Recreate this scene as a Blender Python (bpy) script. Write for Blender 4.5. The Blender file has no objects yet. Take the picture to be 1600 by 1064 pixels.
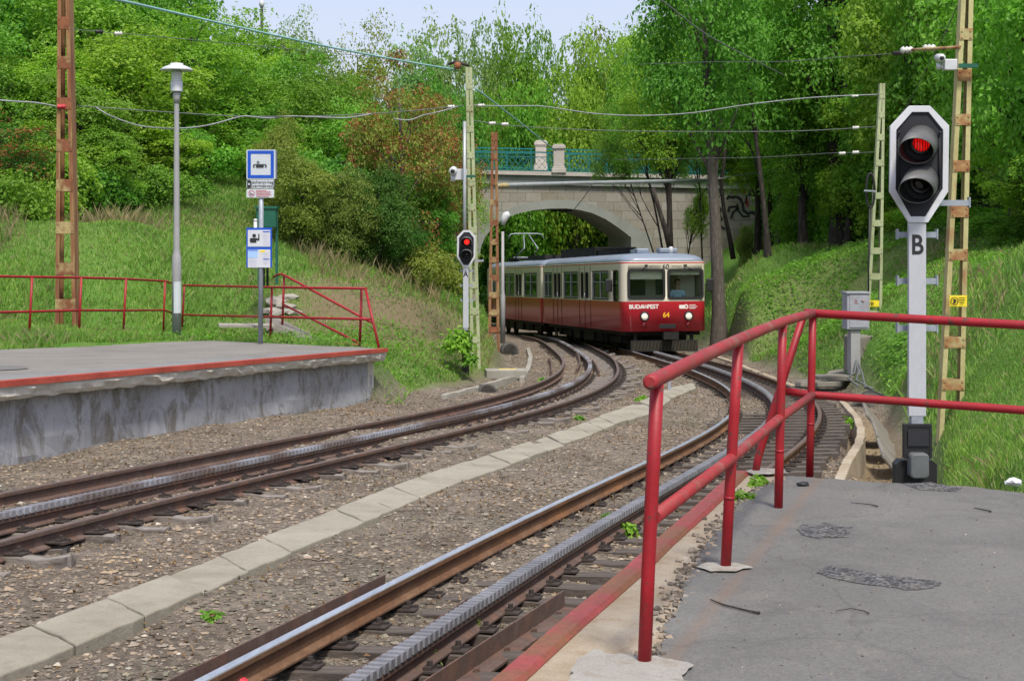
import bpy, bmesh, math, random
import numpy as np
from mathutils import Vector, Matrix, Euler
random.seed(7); RNG = np.random.default_rng(7)
S = bpy.context.scene
COL = S.collection
R = math.radians
F, YH = 2500.0, 366.0            # focal length and horizon row, in photograph pixels

# ------------------------------------------------------------------ basic geometry of the site
def P(x, y, D):                   # point seen at pixel (x, y) at distance D
    return Vector(((x-800)/F*D, D, -(y-YH)/F*D))
def zs(X, D):                     # height of the rail tops (the station lies on a grade)
    X = np.asarray(X, float); D = np.asarray(D, float)
    d = np.minimum(D, 42.0)
    return -(2.126+.03456*d-.00014*d*d+.034*np.maximum(D-42, 0)+.0325*np.clip(X, -25, 25))
BAL = -.165                       # ballast below rail top
def hit(x, y, off=0.0, fn=zs):    # where the ray through a pixel meets a surface
    u = (x-800)/F; v = (y-YH)/F
    D = 3.0
    while D < 160:
        if -v*D <= float(fn(u*D, D))+off: break
        D += .1
    a, b = D-.1, D
    for _ in range(25):
        m = (a+b)/2
        if -v*m <= float(fn(u*m, m))+off: b = m
        else: a = m
    return Vector((u*b, b, -v*b))

# ------------------------------------------------------------------ object helpers
def tag(o, label=None, cat=None, group=None, kind=None):
    if label: o['label'] = label
    if cat: o['category'] = cat
    if group: o['group'] = group
    if kind or cat: o['kind'] = kind or 'thing'
    return o
def thing(name, loc, label, cat, group=None, rot=(0,0,0)):
    o = bpy.data.objects.new(name, None); COL.objects.link(o)
    o.location = loc; o.rotation_euler = rot; o.empty_display_size = .2
    return tag(o, label, cat, group)
def link(name, me, parent=None, mats=()):
    o = bpy.data.objects.new(name, me); COL.objects.link(o)
    for m in (mats if isinstance(mats, (list, tuple)) else [mats]):
        me.materials.append(m)
    if parent: o.parent = parent
    return o
def copy_tree(o, parent=None):
    c = o.copy(); COL.objects.link(c)
    if parent: c.parent = parent
    for ch in list(o.children): copy_tree(ch, c)
    return c
def np_mesh(name, V, Fc, smooth=False):
    V = np.asarray(V, np.float32); Fc = np.asarray(Fc, np.int32)
    me = bpy.data.meshes.new(name)
    me.vertices.add(len(V)); me.vertices.foreach_set('co', V.ravel())
    m, k = Fc.shape
    me.loops.add(m*k); me.loops.foreach_set('vertex_index', Fc.ravel())
    me.polygons.add(m); me.polygons.foreach_set('loop_start', np.arange(m, dtype=np.int32)*k)
    me.polygons.foreach_set('loop_total', np.full(m, k, np.int32))
    me.update(calc_edges=True)
    me.polygons.foreach_set('use_smooth', np.full(m, smooth))
    return me

class MB:
    """collects shapes into one mesh; world coordinates unless built with local=True"""
    def __init__(s): s.v=[]; s.f=[]; s.m=[]; s.sm=[]; s.mi=0
    def add(s, vs, fs, smooth=False):
        n=len(s.v); s.v += [tuple(p) for p in vs]
        for f in fs: s.f.append([i+n for i in f]); s.m.append(s.mi); s.sm.append(smooth)
        return s
    def box(s, c, size, rot=None):
        x,y,z=[k/2 for k in size]; c=Vector(c)
        vs=[Vector(p) for p in ((-x,-y,-z),(x,-y,-z),(x,y,-z),(-x,y,-z),(-x,-y,z),(x,-y,z),(x,y,z),(-x,y,z))]
        if rot is not None:
            M = rot if isinstance(rot, Matrix) else Euler(rot).to_matrix()
            vs=[M@p for p in vs]
        return s.add([c+p for p in vs], [(0,3,2,1),(4,5,6,7),(0,1,5,4),(1,2,6,5),(2,3,7,6),(3,0,4,7)])
    def bar(s, a, b, w, h, up=(0,0,1)):       # box from a to b
        a=Vector(a); b=Vector(b); d=(b-a); L=d.length; d.normalize(); up=Vector(up)
        sd=d.cross(up)
        if sd.length<1e-5: sd=d.cross(Vector((1,0,0)))
        sd.normalize(); u=sd.cross(d)
        M=Matrix((sd,d,u)).transposed()
        return s.box((a+b)/2,(w,L,h),M)
    def tube(s, pts, r, n=8, cap=True, smooth=True):
        pts=[Vector(p) for p in pts]; k=len(pts)
        rs=r if isinstance(r,(list,tuple)) else [r]*k
        prev=None; vs=[]; fs=[]
        for i,p in enumerate(pts):
            t=(pts[min(i+1,k-1)]-pts[max(i-1,0)])
            t = t.normalized() if t.length>1e-9 else Vector((0,0,1))
            if prev is None:
                a=t.cross(Vector((0,0,1)))
                if a.length<.05: a=t.cross(Vector((0,1,0)))
            else: a=prev-t*prev.dot(t)
            a.normalize(); prev=a; b=t.cross(a)
            for j in range(n):
                q=2*math.pi*j/n; vs.append(p+(a*math.cos(q)+b*math.sin(q))*rs[i])
        for i in range(k-1):
            for j in range(n):
                fs.append((i*n+j,i*n+(j+1)%n,(i+1)*n+(j+1)%n,(i+1)*n+j))
        s.add(vs,fs,smooth)
        if cap:
            m=len(s.v)-n*k
            for ring,rev in ((0,True),(k-1,False)):
                f=[m+ring*n+j for j in range(n)]
                s.f.append(f[::-1] if rev else f); s.m.append(s.mi); s.sm.append(False)
        return s
    def lathe(s, prof, c, n=20, axis=None, smooth=True):   # prof: (r, h) along +Z or axis
        c=Vector(c); q=Vector((0,0,1)).rotation_difference(Vector(axis)).to_matrix() if axis is not None else Matrix.Identity(3)
        vs=[]; fs=[]
        for r,h in prof:
            for j in range(n):
                a=2*math.pi*j/n; vs.append(c+q@Vector((r*math.cos(a),r*math.sin(a),h)))
        for i in range(len(prof)-1):
            for j in range(n): fs.append((i*n+j,i*n+(j+1)%n,(i+1)*n+(j+1)%n,(i+1)*n+j))
        s.add(vs,fs,smooth); m=len(s.v)-n*len(prof)
        s.f.append([m+j for j in range(n)][::-1]); s.m.append(s.mi); s.sm.append(False)
        e=m+n*(len(prof)-1)
        s.f.append([e+j for j in range(n)]); s.m.append(s.mi); s.sm.append(False)
        return s
    def prism(s, poly, o, ux, uy, depth):     # polygon (2d) in plane o,ux,uy extruded along ux x uy by depth
        o=Vector(o); ux=Vector(ux); uy=Vector(uy); w=ux.cross(uy).normalized()*depth; n=len(poly)
        vs=[o+ux*a+uy*b for a,b in poly]; vs+= [p+w for p in vs]
        return s.add(vs,[list(range(n))[::-1],[n+i for i in range(n)]]+[(i,(i+1)%n,n+(i+1)%n,n+i) for i in range(n)])
    def ring(s, outer, inner, o, ux, uy, depth):   # two matching outlines: a frame with thickness
        o=Vector(o); ux=Vector(ux); uy=Vector(uy); w=ux.cross(uy).normalized()*depth; n=len(outer)
        A=[o+ux*a+uy*b for a,b in outer]; B=[o+ux*a+uy*b for a,b in inner]
        vs=A+B+[p+w for p in A]+[p+w for p in B]; fs=[]
        for i in range(n):
            j=(i+1)%n
            fs+=[(i,n+i,n+j,j),(2*n+i,2*n+j,3*n+j,3*n+i),(i,j,2*n+j,2*n+i),(n+i,3*n+i,3*n+j,n+j)]
        return s.add(vs,fs)
    def sweep(s, prof, pts, ups=None, closed=True):   # profile (side, up) along a path; side = horizontal right
        pts=[Vector(p) for p in pts]; k=len(pts); n=len(prof); vs=[]; fs=[]
        for i,p in enumerate(pts):
            t=(pts[min(i+1,k-1)]-pts[max(i-1,0)]).normalized()
            sd=t.cross(Vector((0,0,1))).normalized(); up=sd.cross(t)
            vs += [p+sd*a+up*b for a,b in prof]
        for i in range(k-1):
            for j in range(n if closed else n-1):
                q=(j+1)%n; fs.append((i*n+j,(i+1)*n+j,(i+1)*n+q,i*n+q))
        s.add(vs,fs); m=len(s.v)-n*k
        if closed:
            s.f.append([m+j for j in range(n)]); s.m.append(s.mi); s.sm.append(False)
            s.f.append([m+(k-1)*n+j for j in range(n)][::-1]); s.m.append(s.mi); s.sm.append(False)
        return s
    def build(s, name, mats, parent=None, local=False):
        o=Vector((0,0,0))
        if parent and not local:
            M=Matrix.Translation(parent.location)@parent.rotation_euler.to_matrix().to_4x4()
            q=parent.parent
            while q: M=(Matrix.Translation(q.location)@q.rotation_euler.to_matrix().to_4x4())@M; q=q.parent
            M=M.inverted(); vs=[M@Vector(p) for p in s.v]
        else: vs=s.v
        me=bpy.data.meshes.new(name); me.from_pydata([tuple(p) for p in vs],[],s.f)
        me.polygons.foreach_set('material_index',s.m); me.polygons.foreach_set('use_smooth',s.sm)
        me.update()
        bm=bmesh.new(); bm.from_mesh(me); bmesh.ops.recalc_face_normals(bm,faces=bm.faces); bm.to_mesh(me); bm.free()
        return link(name,me,parent,mats)
def bevel(o, w, seg=2):
    m=o.modifiers.new('bevel','BEVEL'); m.width=w; m.segments=seg; m.limit_method='ANGLE'; m.angle_limit=R(40)
    return o
def rrect(x0,y0,x1,y1,r,n=4):
    out=[]
    for cx,cy,a in ((x1-r,y0+r,-90),(x1-r,y1-r,0),(x0+r,y1-r,90),(x0+r,y0+r,180)):
        for i in range(n+1):
            t=R(a+90*i/n); out.append((cx+r*math.cos(t),cy+r*math.sin(t)))
    return out
def text(name, body, size, loc, rot, m, parent, depth=.002, align='CENTER', bold=0, sx=1):
    c=bpy.data.curves.new(name,'FONT'); c.body=body; c.size=size; c.extrude=depth; c.align_x=align; c.align_y='CENTER'; c.offset=bold; c.resolution_u=4
    t=bpy.data.objects.new('t',c); COL.objects.link(t)
    bpy.context.view_layer.update()
    me=bpy.data.meshes.new_from_object(t.evaluated_get(bpy.context.evaluated_depsgraph_get()))
    bpy.data.objects.remove(t); bpy.data.curves.remove(c); me.name=name; me.materials.clear()
    o=link(name,me,parent,m); o.location=loc; o.rotation_euler=rot; o.scale=(sx,1,1)
    return o

# ------------------------------------------------------------------ materials
def nt(name):
    m=bpy.data.materials.new(name); m.use_nodes=True; t=m.node_tree; t.nodes.clear()
    out=t.nodes.new('ShaderNodeOutputMaterial'); b=t.nodes.new('ShaderNodeBsdfPrincipled'); t.links.new(b.outputs[0],out.inputs[0])
    return m,t,b,out
def N(t,typ,**kw):
    n=t.nodes.new(typ)
    for k,v in kw.items():
        if k.startswith('i_'): n.inputs[k[2:].replace('_',' ')].default_value=v
        else: setattr(n,k,v)
    return n
def ramp(t,fac,stops):
    r=t.nodes.new('ShaderNodeValToRGB'); e=r.color_ramp.elements
    while len(e)<len(stops): e.new(.5)
    for i,(p,c) in enumerate(stops): e[i].position=p; e[i].color=(*c,1) if len(c)==3 else c
    t.links.new(fac,r.inputs[0]); return r.outputs[0]
def noise(t,vec,scale,detail=6,rough=.6,dist=0):
    n=N(t,'ShaderNodeTexNoise'); n.inputs['Scale'].default_value=scale; n.inputs['Detail'].default_value=detail
    n.inputs['Roughness'].default_value=rough; n.inputs['Distortion'].default_value=dist
    if vec is not None: t.links.new(vec,n.inputs['Vector'])
    return n.outputs['Fac']
def mix(t,fac,a,b,mode='MIX'):
    n=t.nodes.new('ShaderNodeMix'); n.data_type='RGBA'; n.blend_type=mode
    for s,v in ((0,fac),(6,a),(7,b)):
        if hasattr(v,'links'): t.links.new(v,n.inputs[s])
        elif s==0: n.inputs[0].default_value=v
        else: n.inputs[s].default_value=(*v,1) if len(v)==3 else v
    return n.outputs[2]
def objvec(t,scale=(1,1,1),coord='Object'):
    tc=t.nodes.new('ShaderNodeTexCoord'); mp=t.nodes.new('ShaderNodeMapping'); mp.inputs['Scale'].default_value=scale
    t.links.new(tc.outputs[coord],mp.inputs['Vector']); return mp.outputs[0]
def bump(t,b,h,strength,dist=.01):
    n=N(t,'ShaderNodeBump'); n.inputs['Strength'].default_value=strength; n.inputs['Distance'].default_value=dist
    t.links.new(h,n.inputs['Height']); t.links.new(n.outputs[0],b.inputs['Normal'])
def M2(name,c1,c2,scale=3,rough=.6,metal=0,bmp=0,c3=None,lo=.35,hi=.65,fine=None,stretch=(1,1,1),bscale=None,rough2=None,chips=None):
    """two or three colours mixed by noise"""
    m,t,b,_=nt(name); v=objvec(t,stretch); f=noise(t,v,scale)
    st=[(lo,c1),(hi,c2)] if c3 is None else [(lo,c1),((lo+hi)/2,c2),(hi,c3)]
    col=ramp(t,f,st)
    if chips:
        g=ramp(t,noise(t,v,chips[0],6,.75),[(chips[1],(0,0,0)),(chips[1]+.03,(1,1,1))]); col=mix(t,g,col,chips[2])
    if fine: 
        g=noise(t,v,fine[0],4,.7); col=mix(t,1.0,col,ramp(t,g,[(.3,(1-fine[1],)*3),(.7,(1+fine[1]*.4,)*3)]),'MULTIPLY')
    t.links.new(col,b.inputs['Base Color']); b.inputs['Roughness'].default_value=rough; b.inputs['Metallic'].default_value=metal
    if rough2 is not None: t.links.new(ramp(t,f,[(lo,(rough,)*3),(hi,(rough2,)*3)]),b.inputs['Roughness'])
    if bmp: bump(t,b,noise(t,v,bscale or scale*8,6,.7),bmp)
    return m
def flat(name,c,rough=.5,metal=0,var=.12,scale=6):
    return M2(name,tuple(k*(1-var) for k in c),tuple(min(1,k*(1+var)) for k in c),scale,rough,metal)
def emit(name,c,e,var=None):
    m,t,b,_=nt(name); b.inputs['Base Color'].default_value=(*c,1); b.inputs['Emission Color'].default_value=(*c,1); b.inputs['Emission Strength'].default_value=e
    b.inputs['Roughness'].default_value=.2; return m
RUST=(.13,.042,.016); RUSTD=(.055,.021,.012)
M={}
def make_materials():
    M['rail_web']=M2('rusty_rail',(.155,.082,.055),(.095,.058,.045),4,.85,.0,.3,c3=(.135,.09,.072),fine=(60,.35))
    M['rail_orange']=M2('orange_rust_rail',(.20,.09,.032),(.115,.052,.022),2,.9,.0,.3,c3=(.17,.095,.05),fine=(40,.35),stretch=(1,.3,1))
    M['rail_top']=M2('worn_steel',(.56,.60,.68),(.42,.46,.53),3,.30,.55,fine=(30,.2),stretch=(1,.15,1),rough2=.38)
    M['rail_top_dull']=M2('dull_rail_head',(.20,.135,.11),(.13,.095,.08),4,.5,.3,fine=(50,.3))
    M['rack']=M2('rack_steel',(.30,.30,.32),(.20,.20,.215),5,.45,.35,fine=(40,.3))
    M['rack_rust']=M2('rack_mixed_rust',(.16,.125,.115),(.33,.34,.38),.9,.5,.3,fine=(40,.3),lo=.42,hi=.6)
    M['sleeper']=M2('weathered_timber',(.055,.043,.035),(.10,.08,.066),2.2,.9,0,.5,c3=(.13,.11,.095),fine=(25,.5),stretch=(.6,9,3))
    M['sleeper_grey']=M2('grey_split_timber',(.06,.045,.035),(.22,.19,.165),2,.9,0,.5,c3=(.33,.30,.27),fine=(25,.5),stretch=(.6,9,3))
    M['iron']=M2('dark_iron',(.022,.018,.016),(.05,.036,.03),8,.8)
    M['red_paint']=M2('red_paint',(.37,.006,.014),(.29,.005,.012),5,.52,0,.12,c3=(.27,.012,.012),lo=.3,hi=.75,fine=(70,.18),chips=(16,.585,(.10,.035,.022)))
    M['red_worn']=M2('weathered_red_paint',(.34,.020,.024),(.27,.016,.019),4,.6,0,.15,c3=(.27,.10,.075),lo=.34,hi=.74,fine=(60,.25),chips=(14,.57,(.16,.06,.04)))
    M['red_edge']=M2('worn_red_edging',(.33,.055,.05),(.26,.045,.035),2.0,.55,0,.4,c3=(.19,.075,.03),lo=.34,hi=.58,fine=(45,.3))
    M['red_edge2']=M2('bright_red_edging',(.46,.085,.055),(.38,.06,.04),1.5,.6,0,.3,c3=(.16,.05,.025),lo=.4,hi=.8,fine=(30,.3))
    M['lattice_rust']=M2('rusty_lattice',(.30,.11,.045),(.20,.07,.03),3,.85,0,.3,c3=(.42,.33,.15),lo=.33,hi=.62,fine=(40,.3),stretch=(1,1,.6))
    M['lattice_old']=M2('olive_rusty_lattice',(.36,.25,.105),(.28,.14,.058),2.6,.85,0,.3,c3=(.20,.07,.033),lo=.34,hi=.62,fine=(40,.3),stretch=(3,3,.35))
    M['lattice_yellow']=M2('yellowed_lattice',(.48,.44,.21),(.42,.36,.16),2.5,.8,0,.3,c3=(.28,.12,.05),lo=.42,hi=.66,fine=(40,.25),stretch=(1,1,.5))
    M['plate_mix']=M2('yellow_rust_plate',(.45,.40,.19),(.36,.19,.075),5,.85,0,.3,c3=(.22,.085,.035),lo=.38,hi=.66,fine=(40,.3))
    M['lattice_green']=M2('green_lattice',(.40,.44,.25),(.33,.37,.20),2.5,.8,0,.2,c3=(.24,.14,.05),lo=.45,hi=.72,fine=(40,.25),stretch=(1,1,.5))
    M['grey_paint']=M2('grey_painted_steel',(.36,.36,.365),(.29,.285,.29),3,.5,0,fine=(30,.12),stretch=(1,1,.4))
    M['lamp_white']=flat('lamp_white',(.52,.53,.55),.35,0,.06)
    M['glass_white']=flat('frosted_lamp_glass',(.62,.64,.66),.2,0,.05)
    M['galv']=M2('galvanised_steel',(.36,.40,.45),(.28,.31,.35),6,.5,.3,fine=(60,.15))
    M['sign_white']=flat('sign_white',(.52,.56,.59),.35,0,.04)
    M['sign_blue']=flat('sign_blue',(.004,.075,.46),.35,0,.06)
    M['sign_paper']=flat('printed_paper',(.56,.57,.62),.4,0,.03)
    M['sign_lightblue']=flat('printed_light_blue',(.33,.52,.82),.4,0,.1)
    M['sign_grey']=flat('printed_grey',(.42,.44,.55),.5,0,.1)
    M['sign_red']=flat('printed_red',(.55,.12,.14),.5,0,.1)
    M['sign_yellow']=flat('sign_yellow',(.80,.62,.03),.45,0,.06)
    M['black']=flat('black_paint',(.018,.018,.02),.4,0,.2)
    M['signal_black']=M2('signal_board_black',(.013,.014,.019),(.019,.020,.026),4,.8,0,fine=(40,.1))
    M['rubber']=flat('black_rubber',(.012,.012,.013),.55,0,.2)
    M['signal_white']=M2('signal_white',(.46,.475,.51),(.42,.43,.46),3,.4,0,fine=(25,.08),stretch=(1,1,.4))
    M['rim_white']=M2('signal_rim_white',(.60,.61,.64),(.53,.54,.57),3,.4,0,fine=(25,.08))
    M['hood']=M2('signal_hood_grey',(.13,.13,.128),(.10,.10,.098),6,.5,0,fine=(30,.12))
    M['green_box']=M2('green_cabinet',(.010,.115,.068),(.008,.09,.055),3,.45,0,fine=(30,.15))
    M['cabinet_grey']=M2('grey_cabinet',(.36,.37,.41),(.30,.31,.35),4,.55,0,c3=(.33,.25,.24),lo=.4,hi=.8,fine=(20,.12))
    M['cable']=M2('grey_cable',(.13,.14,.14),(.09,.10,.10),6,.6)
    M['cable_white']=M2('pale_cable',(.26,.28,.29),(.19,.20,.21),6,.6)
    M['copper']=M2('verdigris_wire',(.26,.47,.45),(.19,.38,.37),3,.55)
    M['porcelain']=flat('white_porcelain',(.50,.49,.46),.2,0,.08)
    M['paper_litter']=flat('litter_paper',(.75,.76,.78),.6,0,.08)
    # concrete
    def conc(name,c1,c2,c3,sc=1.2,bm=.4,stain=(.10,.09,.075),amt=.5,s0=.52,s1=.72):
        m,t,b,_=nt(name); v=objvec(t); f=noise(t,v,sc,8,.65,.4)
        col=ramp(t,f,[(.3,c1),(.5,c2),(.72,c3)])
        g=noise(t,objvec(t,(1,1,.6)),sc*2.3,8,.75,.8)
        col=mix(t,ramp(t,g,[(s0,(0,0,0)),(s1,(amt,)*3)]),col,stain)
        h=noise(t,v,90,4,.8); col=mix(t,1.0,col,ramp(t,h,[(.3,(.74,)*3),(.7,(1.12,)*3)]),'MULTIPLY')
        t.links.new(col,b.inputs['Base Color']); b.inputs['Roughness'].default_value=.92
        bump(t,b,noise(t,v,22,10,.75),bm,.02); return m
    M['concrete']=conc('grey_concrete',(.24,.225,.19),(.31,.29,.245),(.36,.345,.30))
    M['slab']=conc('walkway_concrete',(.25,.225,.17),(.31,.285,.225),(.36,.335,.265),1.3,.7,(.17,.145,.105),.55)
    M['wall_paint']=conc('stained_grey_wall',(.31,.315,.335),(.39,.397,.42),(.47,.475,.495),.9,.7,(.17,.15,.12),.85,.47,.60)
    M['lip']=conc('crumbling_concrete',(.50,.465,.40),(.65,.615,.535),(.74,.71,.635),2.6,.9,(.30,.21,.12),.35,.55,.72)
    M['edge_conc']=conc('ochre_edge_concrete',(.30,.235,.15),(.39,.325,.235),(.45,.40,.32),2.2,.8,(.27,.15,.065),.8)
    M['white_conc']=conc('pale_patch_concrete',(.27,.25,.215),(.36,.34,.305),(.43,.41,.37),2.5,.8,(.24,.18,.115),.8)
    M['bridge_grey']=conc('grey_green_concrete',(.22,.235,.21),(.27,.285,.255),(.31,.32,.29),.5,.2,(.17,.17,.14),.45)
    M['bridge_soffit']=conc('arch_concrete',(.25,.265,.24),(.29,.305,.28),(.33,.34,.31),.6,.2,(.2,.2,.17),.3)
    M['pillar']=conc('pale_limestone',(.40,.36,.32),(.47,.43,.385),(.53,.495,.45),1.5,.3,(.30,.27,.23),.5)
    M['dark_pipe']=conc('blackened_pipe',(.06,.056,.05),(.09,.085,.075),(.13,.12,.105),2,.5)
    M['old_stone']=conc('dark_old_concrete',(.16,.145,.12),(.21,.195,.165),(.26,.24,.21),1.5,.8,(.09,.085,.06),.6)
    # asphalt
    def asph(name,c1,c2,stain,trail=None):
        m,t,b,_=nt(name); v=objvec(t); f=noise(t,v,.8,8,.65,.6); col=ramp(t,f,[(.3,tuple(k*.88 for k in c1)),(.7,tuple(k*1.08 for k in c2))])
        g=noise(t,v,2.1,6,.7,.6); col=mix(t,ramp(t,g,[(.56,(0,0,0)),(.74,(.7,)*3)]),col,stain)
        dk=noise(t,v,1.3,8,.75,1.0); col=mix(t,1.0,col,ramp(t,dk,[(.30,(.74,.74,.75)),(.46,(1,1,1))]),'MULTIPLY')
        vc=N(t,'ShaderNodeTexVoronoi',feature='DISTANCE_TO_EDGE'); vc.inputs['Scale'].default_value=.75 if trail is None else .42; wv=N(t,'ShaderNodeTexNoise'); wv.inputs['Scale'].default_value=3; wv.inputs['Detail'].default_value=6; t.links.new(v,wv.inputs['Vector']); va=N(t,'ShaderNodeVectorMath',operation='MULTIPLY_ADD'); t.links.new(wv.outputs['Color'],va.inputs[0]); va.inputs[1].default_value=(.5,.5,.5); t.links.new(v,va.inputs[2]); t.links.new(va.outputs[0],vc.inputs['Vector'])
        col=mix(t,1.0,col,ramp(t,vc.outputs['Distance'],[(.0,(.80,)*3),(.007,(1,)*3)]),'MULTIPLY')
        sp=N(t,'ShaderNodeTexVoronoi'); sp.inputs['Scale'].default_value=95; t.links.new(v,sp.inputs['Vector'])
        col=mix(t,1.0,col,ramp(t,sp.outputs['Color'],[(.1,(.80,)*3),(.6,(1,)*3),(.97,(1.14,)*3)]),'MULTIPLY')
        h=noise(t,v,160,3,.8); col=mix(t,1.0,col,ramp(t,h,[(.3,(.72,)*3),(.7,(1.1,)*3)]),'MULTIPLY')
        if trail:
            mp=t.nodes.new('ShaderNodeMapping'); tc=t.nodes.new('ShaderNodeTexCoord'); mp.inputs['Location'].default_value=trail[0]; mp.inputs['Rotation'].default_value=(0,0,trail[1]); t.links.new(tc.outputs['Object'],mp.inputs[0])
            sp_=t.nodes.new('ShaderNodeSeparateXYZ'); t.links.new(mp.outputs[0],sp_.inputs[0]); ab=N(t,'ShaderNodeMath',operation='ABSOLUTE'); t.links.new(sp_.outputs[0],ab.inputs[0])
            w_=noise(t,v,2.2,8,.8,.8); mu=N(t,'ShaderNodeMath',operation='DIVIDE'); t.links.new(ab.outputs[0],mu.inputs[0]); mu.inputs[1].default_value=.16
            su=N(t,'ShaderNodeMath',operation='SUBTRACT'); t.links.new(w_,su.inputs[0]); t.links.new(mu.outputs[0],su.inputs[1])
            col=mix(t,ramp(t,su.outputs[0],[(.16,(0,0,0)),(.50,(.42,)*3)]),col,(.19,.12,.075))
        t.links.new(col,b.inputs['Base Color']); b.inputs['Roughness'].default_value=.88
        bump(t,b,h,.5,.01); return m
    M['asphalt']=asph('old_asphalt',(.135,.131,.123),(.168,.163,.153),(.23,.208,.175),((.116,0,0),R(17.6)))
    M['asphalt2']=asph('brown_asphalt',(.20,.188,.165),(.245,.23,.205),(.28,.255,.215))
    m,t,b,_=nt('coarse_patch'); v=objvec(t); vo=N(t,'ShaderNodeTexVoronoi'); vo.inputs['Scale'].default_value=55; t.links.new(v,vo.inputs['Vector']); f=noise(t,v,5,6,.7)
    col=mix(t,ramp(t,f,[(.50,(0,0,0)),(.68,(.6,)*3)]),ramp(t,vo.outputs['Color'],[(.15,(.028,.028,.03)),(.5,(.075,.075,.078)),(.9,(.19,.185,.18))]),(.20,.185,.155))
    t.links.new(col,b.inputs['Base Color']); b.inputs['Roughness'].default_value=.85; bump(t,b,vo.outputs['Distance'],1.0,.02); M['patch']=m
    M['asphalt2b']=asph('grey_edge_asphalt',(.20,.198,.19),(.245,.242,.235),(.28,.26,.23))
    M['asphalt_dark']=asph('coarse_dark_asphalt',(.045,.045,.048),(.12,.118,.118),(.26,.24,.21))
    # bridge stone blocks
    m,t,b,_=nt('stone_blocks'); tc=t.nodes.new('ShaderNodeTexCoord'); sep=t.nodes.new('ShaderNodeSeparateXYZ'); cmb=t.nodes.new('ShaderNodeCombineXYZ')
    t.links.new(tc.outputs['Object'],sep.inputs[0]); t.links.new(sep.outputs[0],cmb.inputs[0]); t.links.new(sep.outputs[2],cmb.inputs[1])
    br=t.nodes.new('ShaderNodeTexBrick'); t.links.new(cmb.outputs[0],br.inputs['Vector'])
    br.inputs['Scale'].default_value=1; br.inputs['Brick Width'].default_value=.82; br.inputs['Row Height'].default_value=.47
    br.inputs['Mortar Size'].default_value=.022; br.inputs['Mortar Smooth'].default_value=.2; br.inputs['Bias'].default_value=-.1
    br.inputs['Color1'].default_value=(.225,.20,.15,1); br.inputs['Color2'].default_value=(.38,.365,.315,1); br.inputs['Mortar'].default_value=(.14,.13,.112,1)
    f=noise(t,tc.outputs['Object'],.7,8,.65,.5)
    c=mix(t,.42,br.outputs['Color'],ramp(t,f,[(.3,(.22,.16,.085)),(.5,(.27,.255,.215)),(.7,(.33,.31,.27))]))
    g=noise(t,tc.outputs['Object'],7,8,.8); c=mix(t,1.0,c,ramp(t,g,[(.3,(.72,)*3),(.7,(1.12,)*3)]),'MULTIPLY')
    t.links.new(c,b.inputs['Base Color']); b.inputs['Roughness'].default_value=.9; bump(t,b,br.outputs['Fac'],-.4,.03); M['stone']=m
    M['teal']=M2('teal_paint',(.006,.17,.175),(.005,.13,.14),3,.4,0,fine=(20,.15))
    # ground: the bank attribute says where the earth bank is and where the track bed is
    m,t,b,_=nt('ground_soil'); v=objvec(t); at=N(t,'ShaderNodeAttribute',attribute_name='bank'); dy=N(t,'ShaderNodeAttribute',attribute_name='dry'); sd=N(t,'ShaderNodeAttribute',attribute_name='sand')
    f=noise(t,v,1.1,10,.7,.5); bal=ramp(t,f,[(.3,(.12,.097,.076)),(.5,(.195,.165,.132)),(.7,(.26,.225,.185))])
    vo=N(t,'ShaderNodeTexVoronoi'); vo.inputs['Scale'].default_value=26; t.links.new(v,vo.inputs['Vector'])
    bal=mix(t,1.0,bal,ramp(t,vo.outputs['Color'],[(.05,(.62,)*3),(.5,(1,)*3),(.95,(1.5,1.42,1.35))]),'MULTIPLY')
    f2=noise(t,v,.55,9,.7,.8); soil=ramp(t,f2,[(.32,(.09,.21,.032)),(.58,(.12,.235,.045)),(.78,(.18,.21,.08))])
    soil=mix(t,dy.outputs['Fac'],soil,(.19,.155,.09))
    bal=mix(t,sd.outputs['Fac'],bal,(.30,.235,.15))
    col=mix(t,at.outputs['Fac'],bal,soil); h=noise(t,v,60,6,.8)
    col=mix(t,1.0,col,ramp(t,h,[(.3,(.68,)*3),(.7,(1.22,)*3)]),'MULTIPLY')
    t.links.new(col,b.inputs['Base Color']); b.inputs['Roughness'].default_value=1; b.inputs['Specular IOR Level'].default_value=.1
    mx=N(t,'ShaderNodeMath',operation='ADD'); t.links.new(h,mx.inputs[0]); t.links.new(vo.outputs['Distance'],mx.inputs[1]); bump(t,b,mx.outputs[0],.8,.03); M['ground']=m
    # stones, litter, grass and leaves: colour differs from piece to piece
    def island(name,stops,rough=.9,trans=0,tint=False,spec=.2):
        m,t,b,out=nt(name); g=t.nodes.new('ShaderNodeNewGeometry'); col=ramp(t,g.outputs['Random Per Island'],stops)
        v=objvec(t)
        if tint:
            oi=t.nodes.new('ShaderNodeObjectInfo'); col=mix(t,1.0,col,oi.outputs['Color'],'MULTIPLY')
            w=noise(t,v,.55,3,.6); col=mix(t,1.0,col,ramp(t,w,[(.3,(.80,.86,.85)),(.7,(1.22,1.12,1.0))]),'MULTIPLY')
        else:
            w=noise(t,v,.5,5,.65); col=mix(t,1.0,col,ramp(t,w,[(.30,(.66,.76,.70)),(.5,(1,1,1)),(.70,(1.22,1.14,1.0))]),'MULTIPLY')
        t.links.new(col,b.inputs['Base Color']); b.inputs['Roughness'].default_value=rough; b.inputs['Specular IOR Level'].default_value=spec
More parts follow.
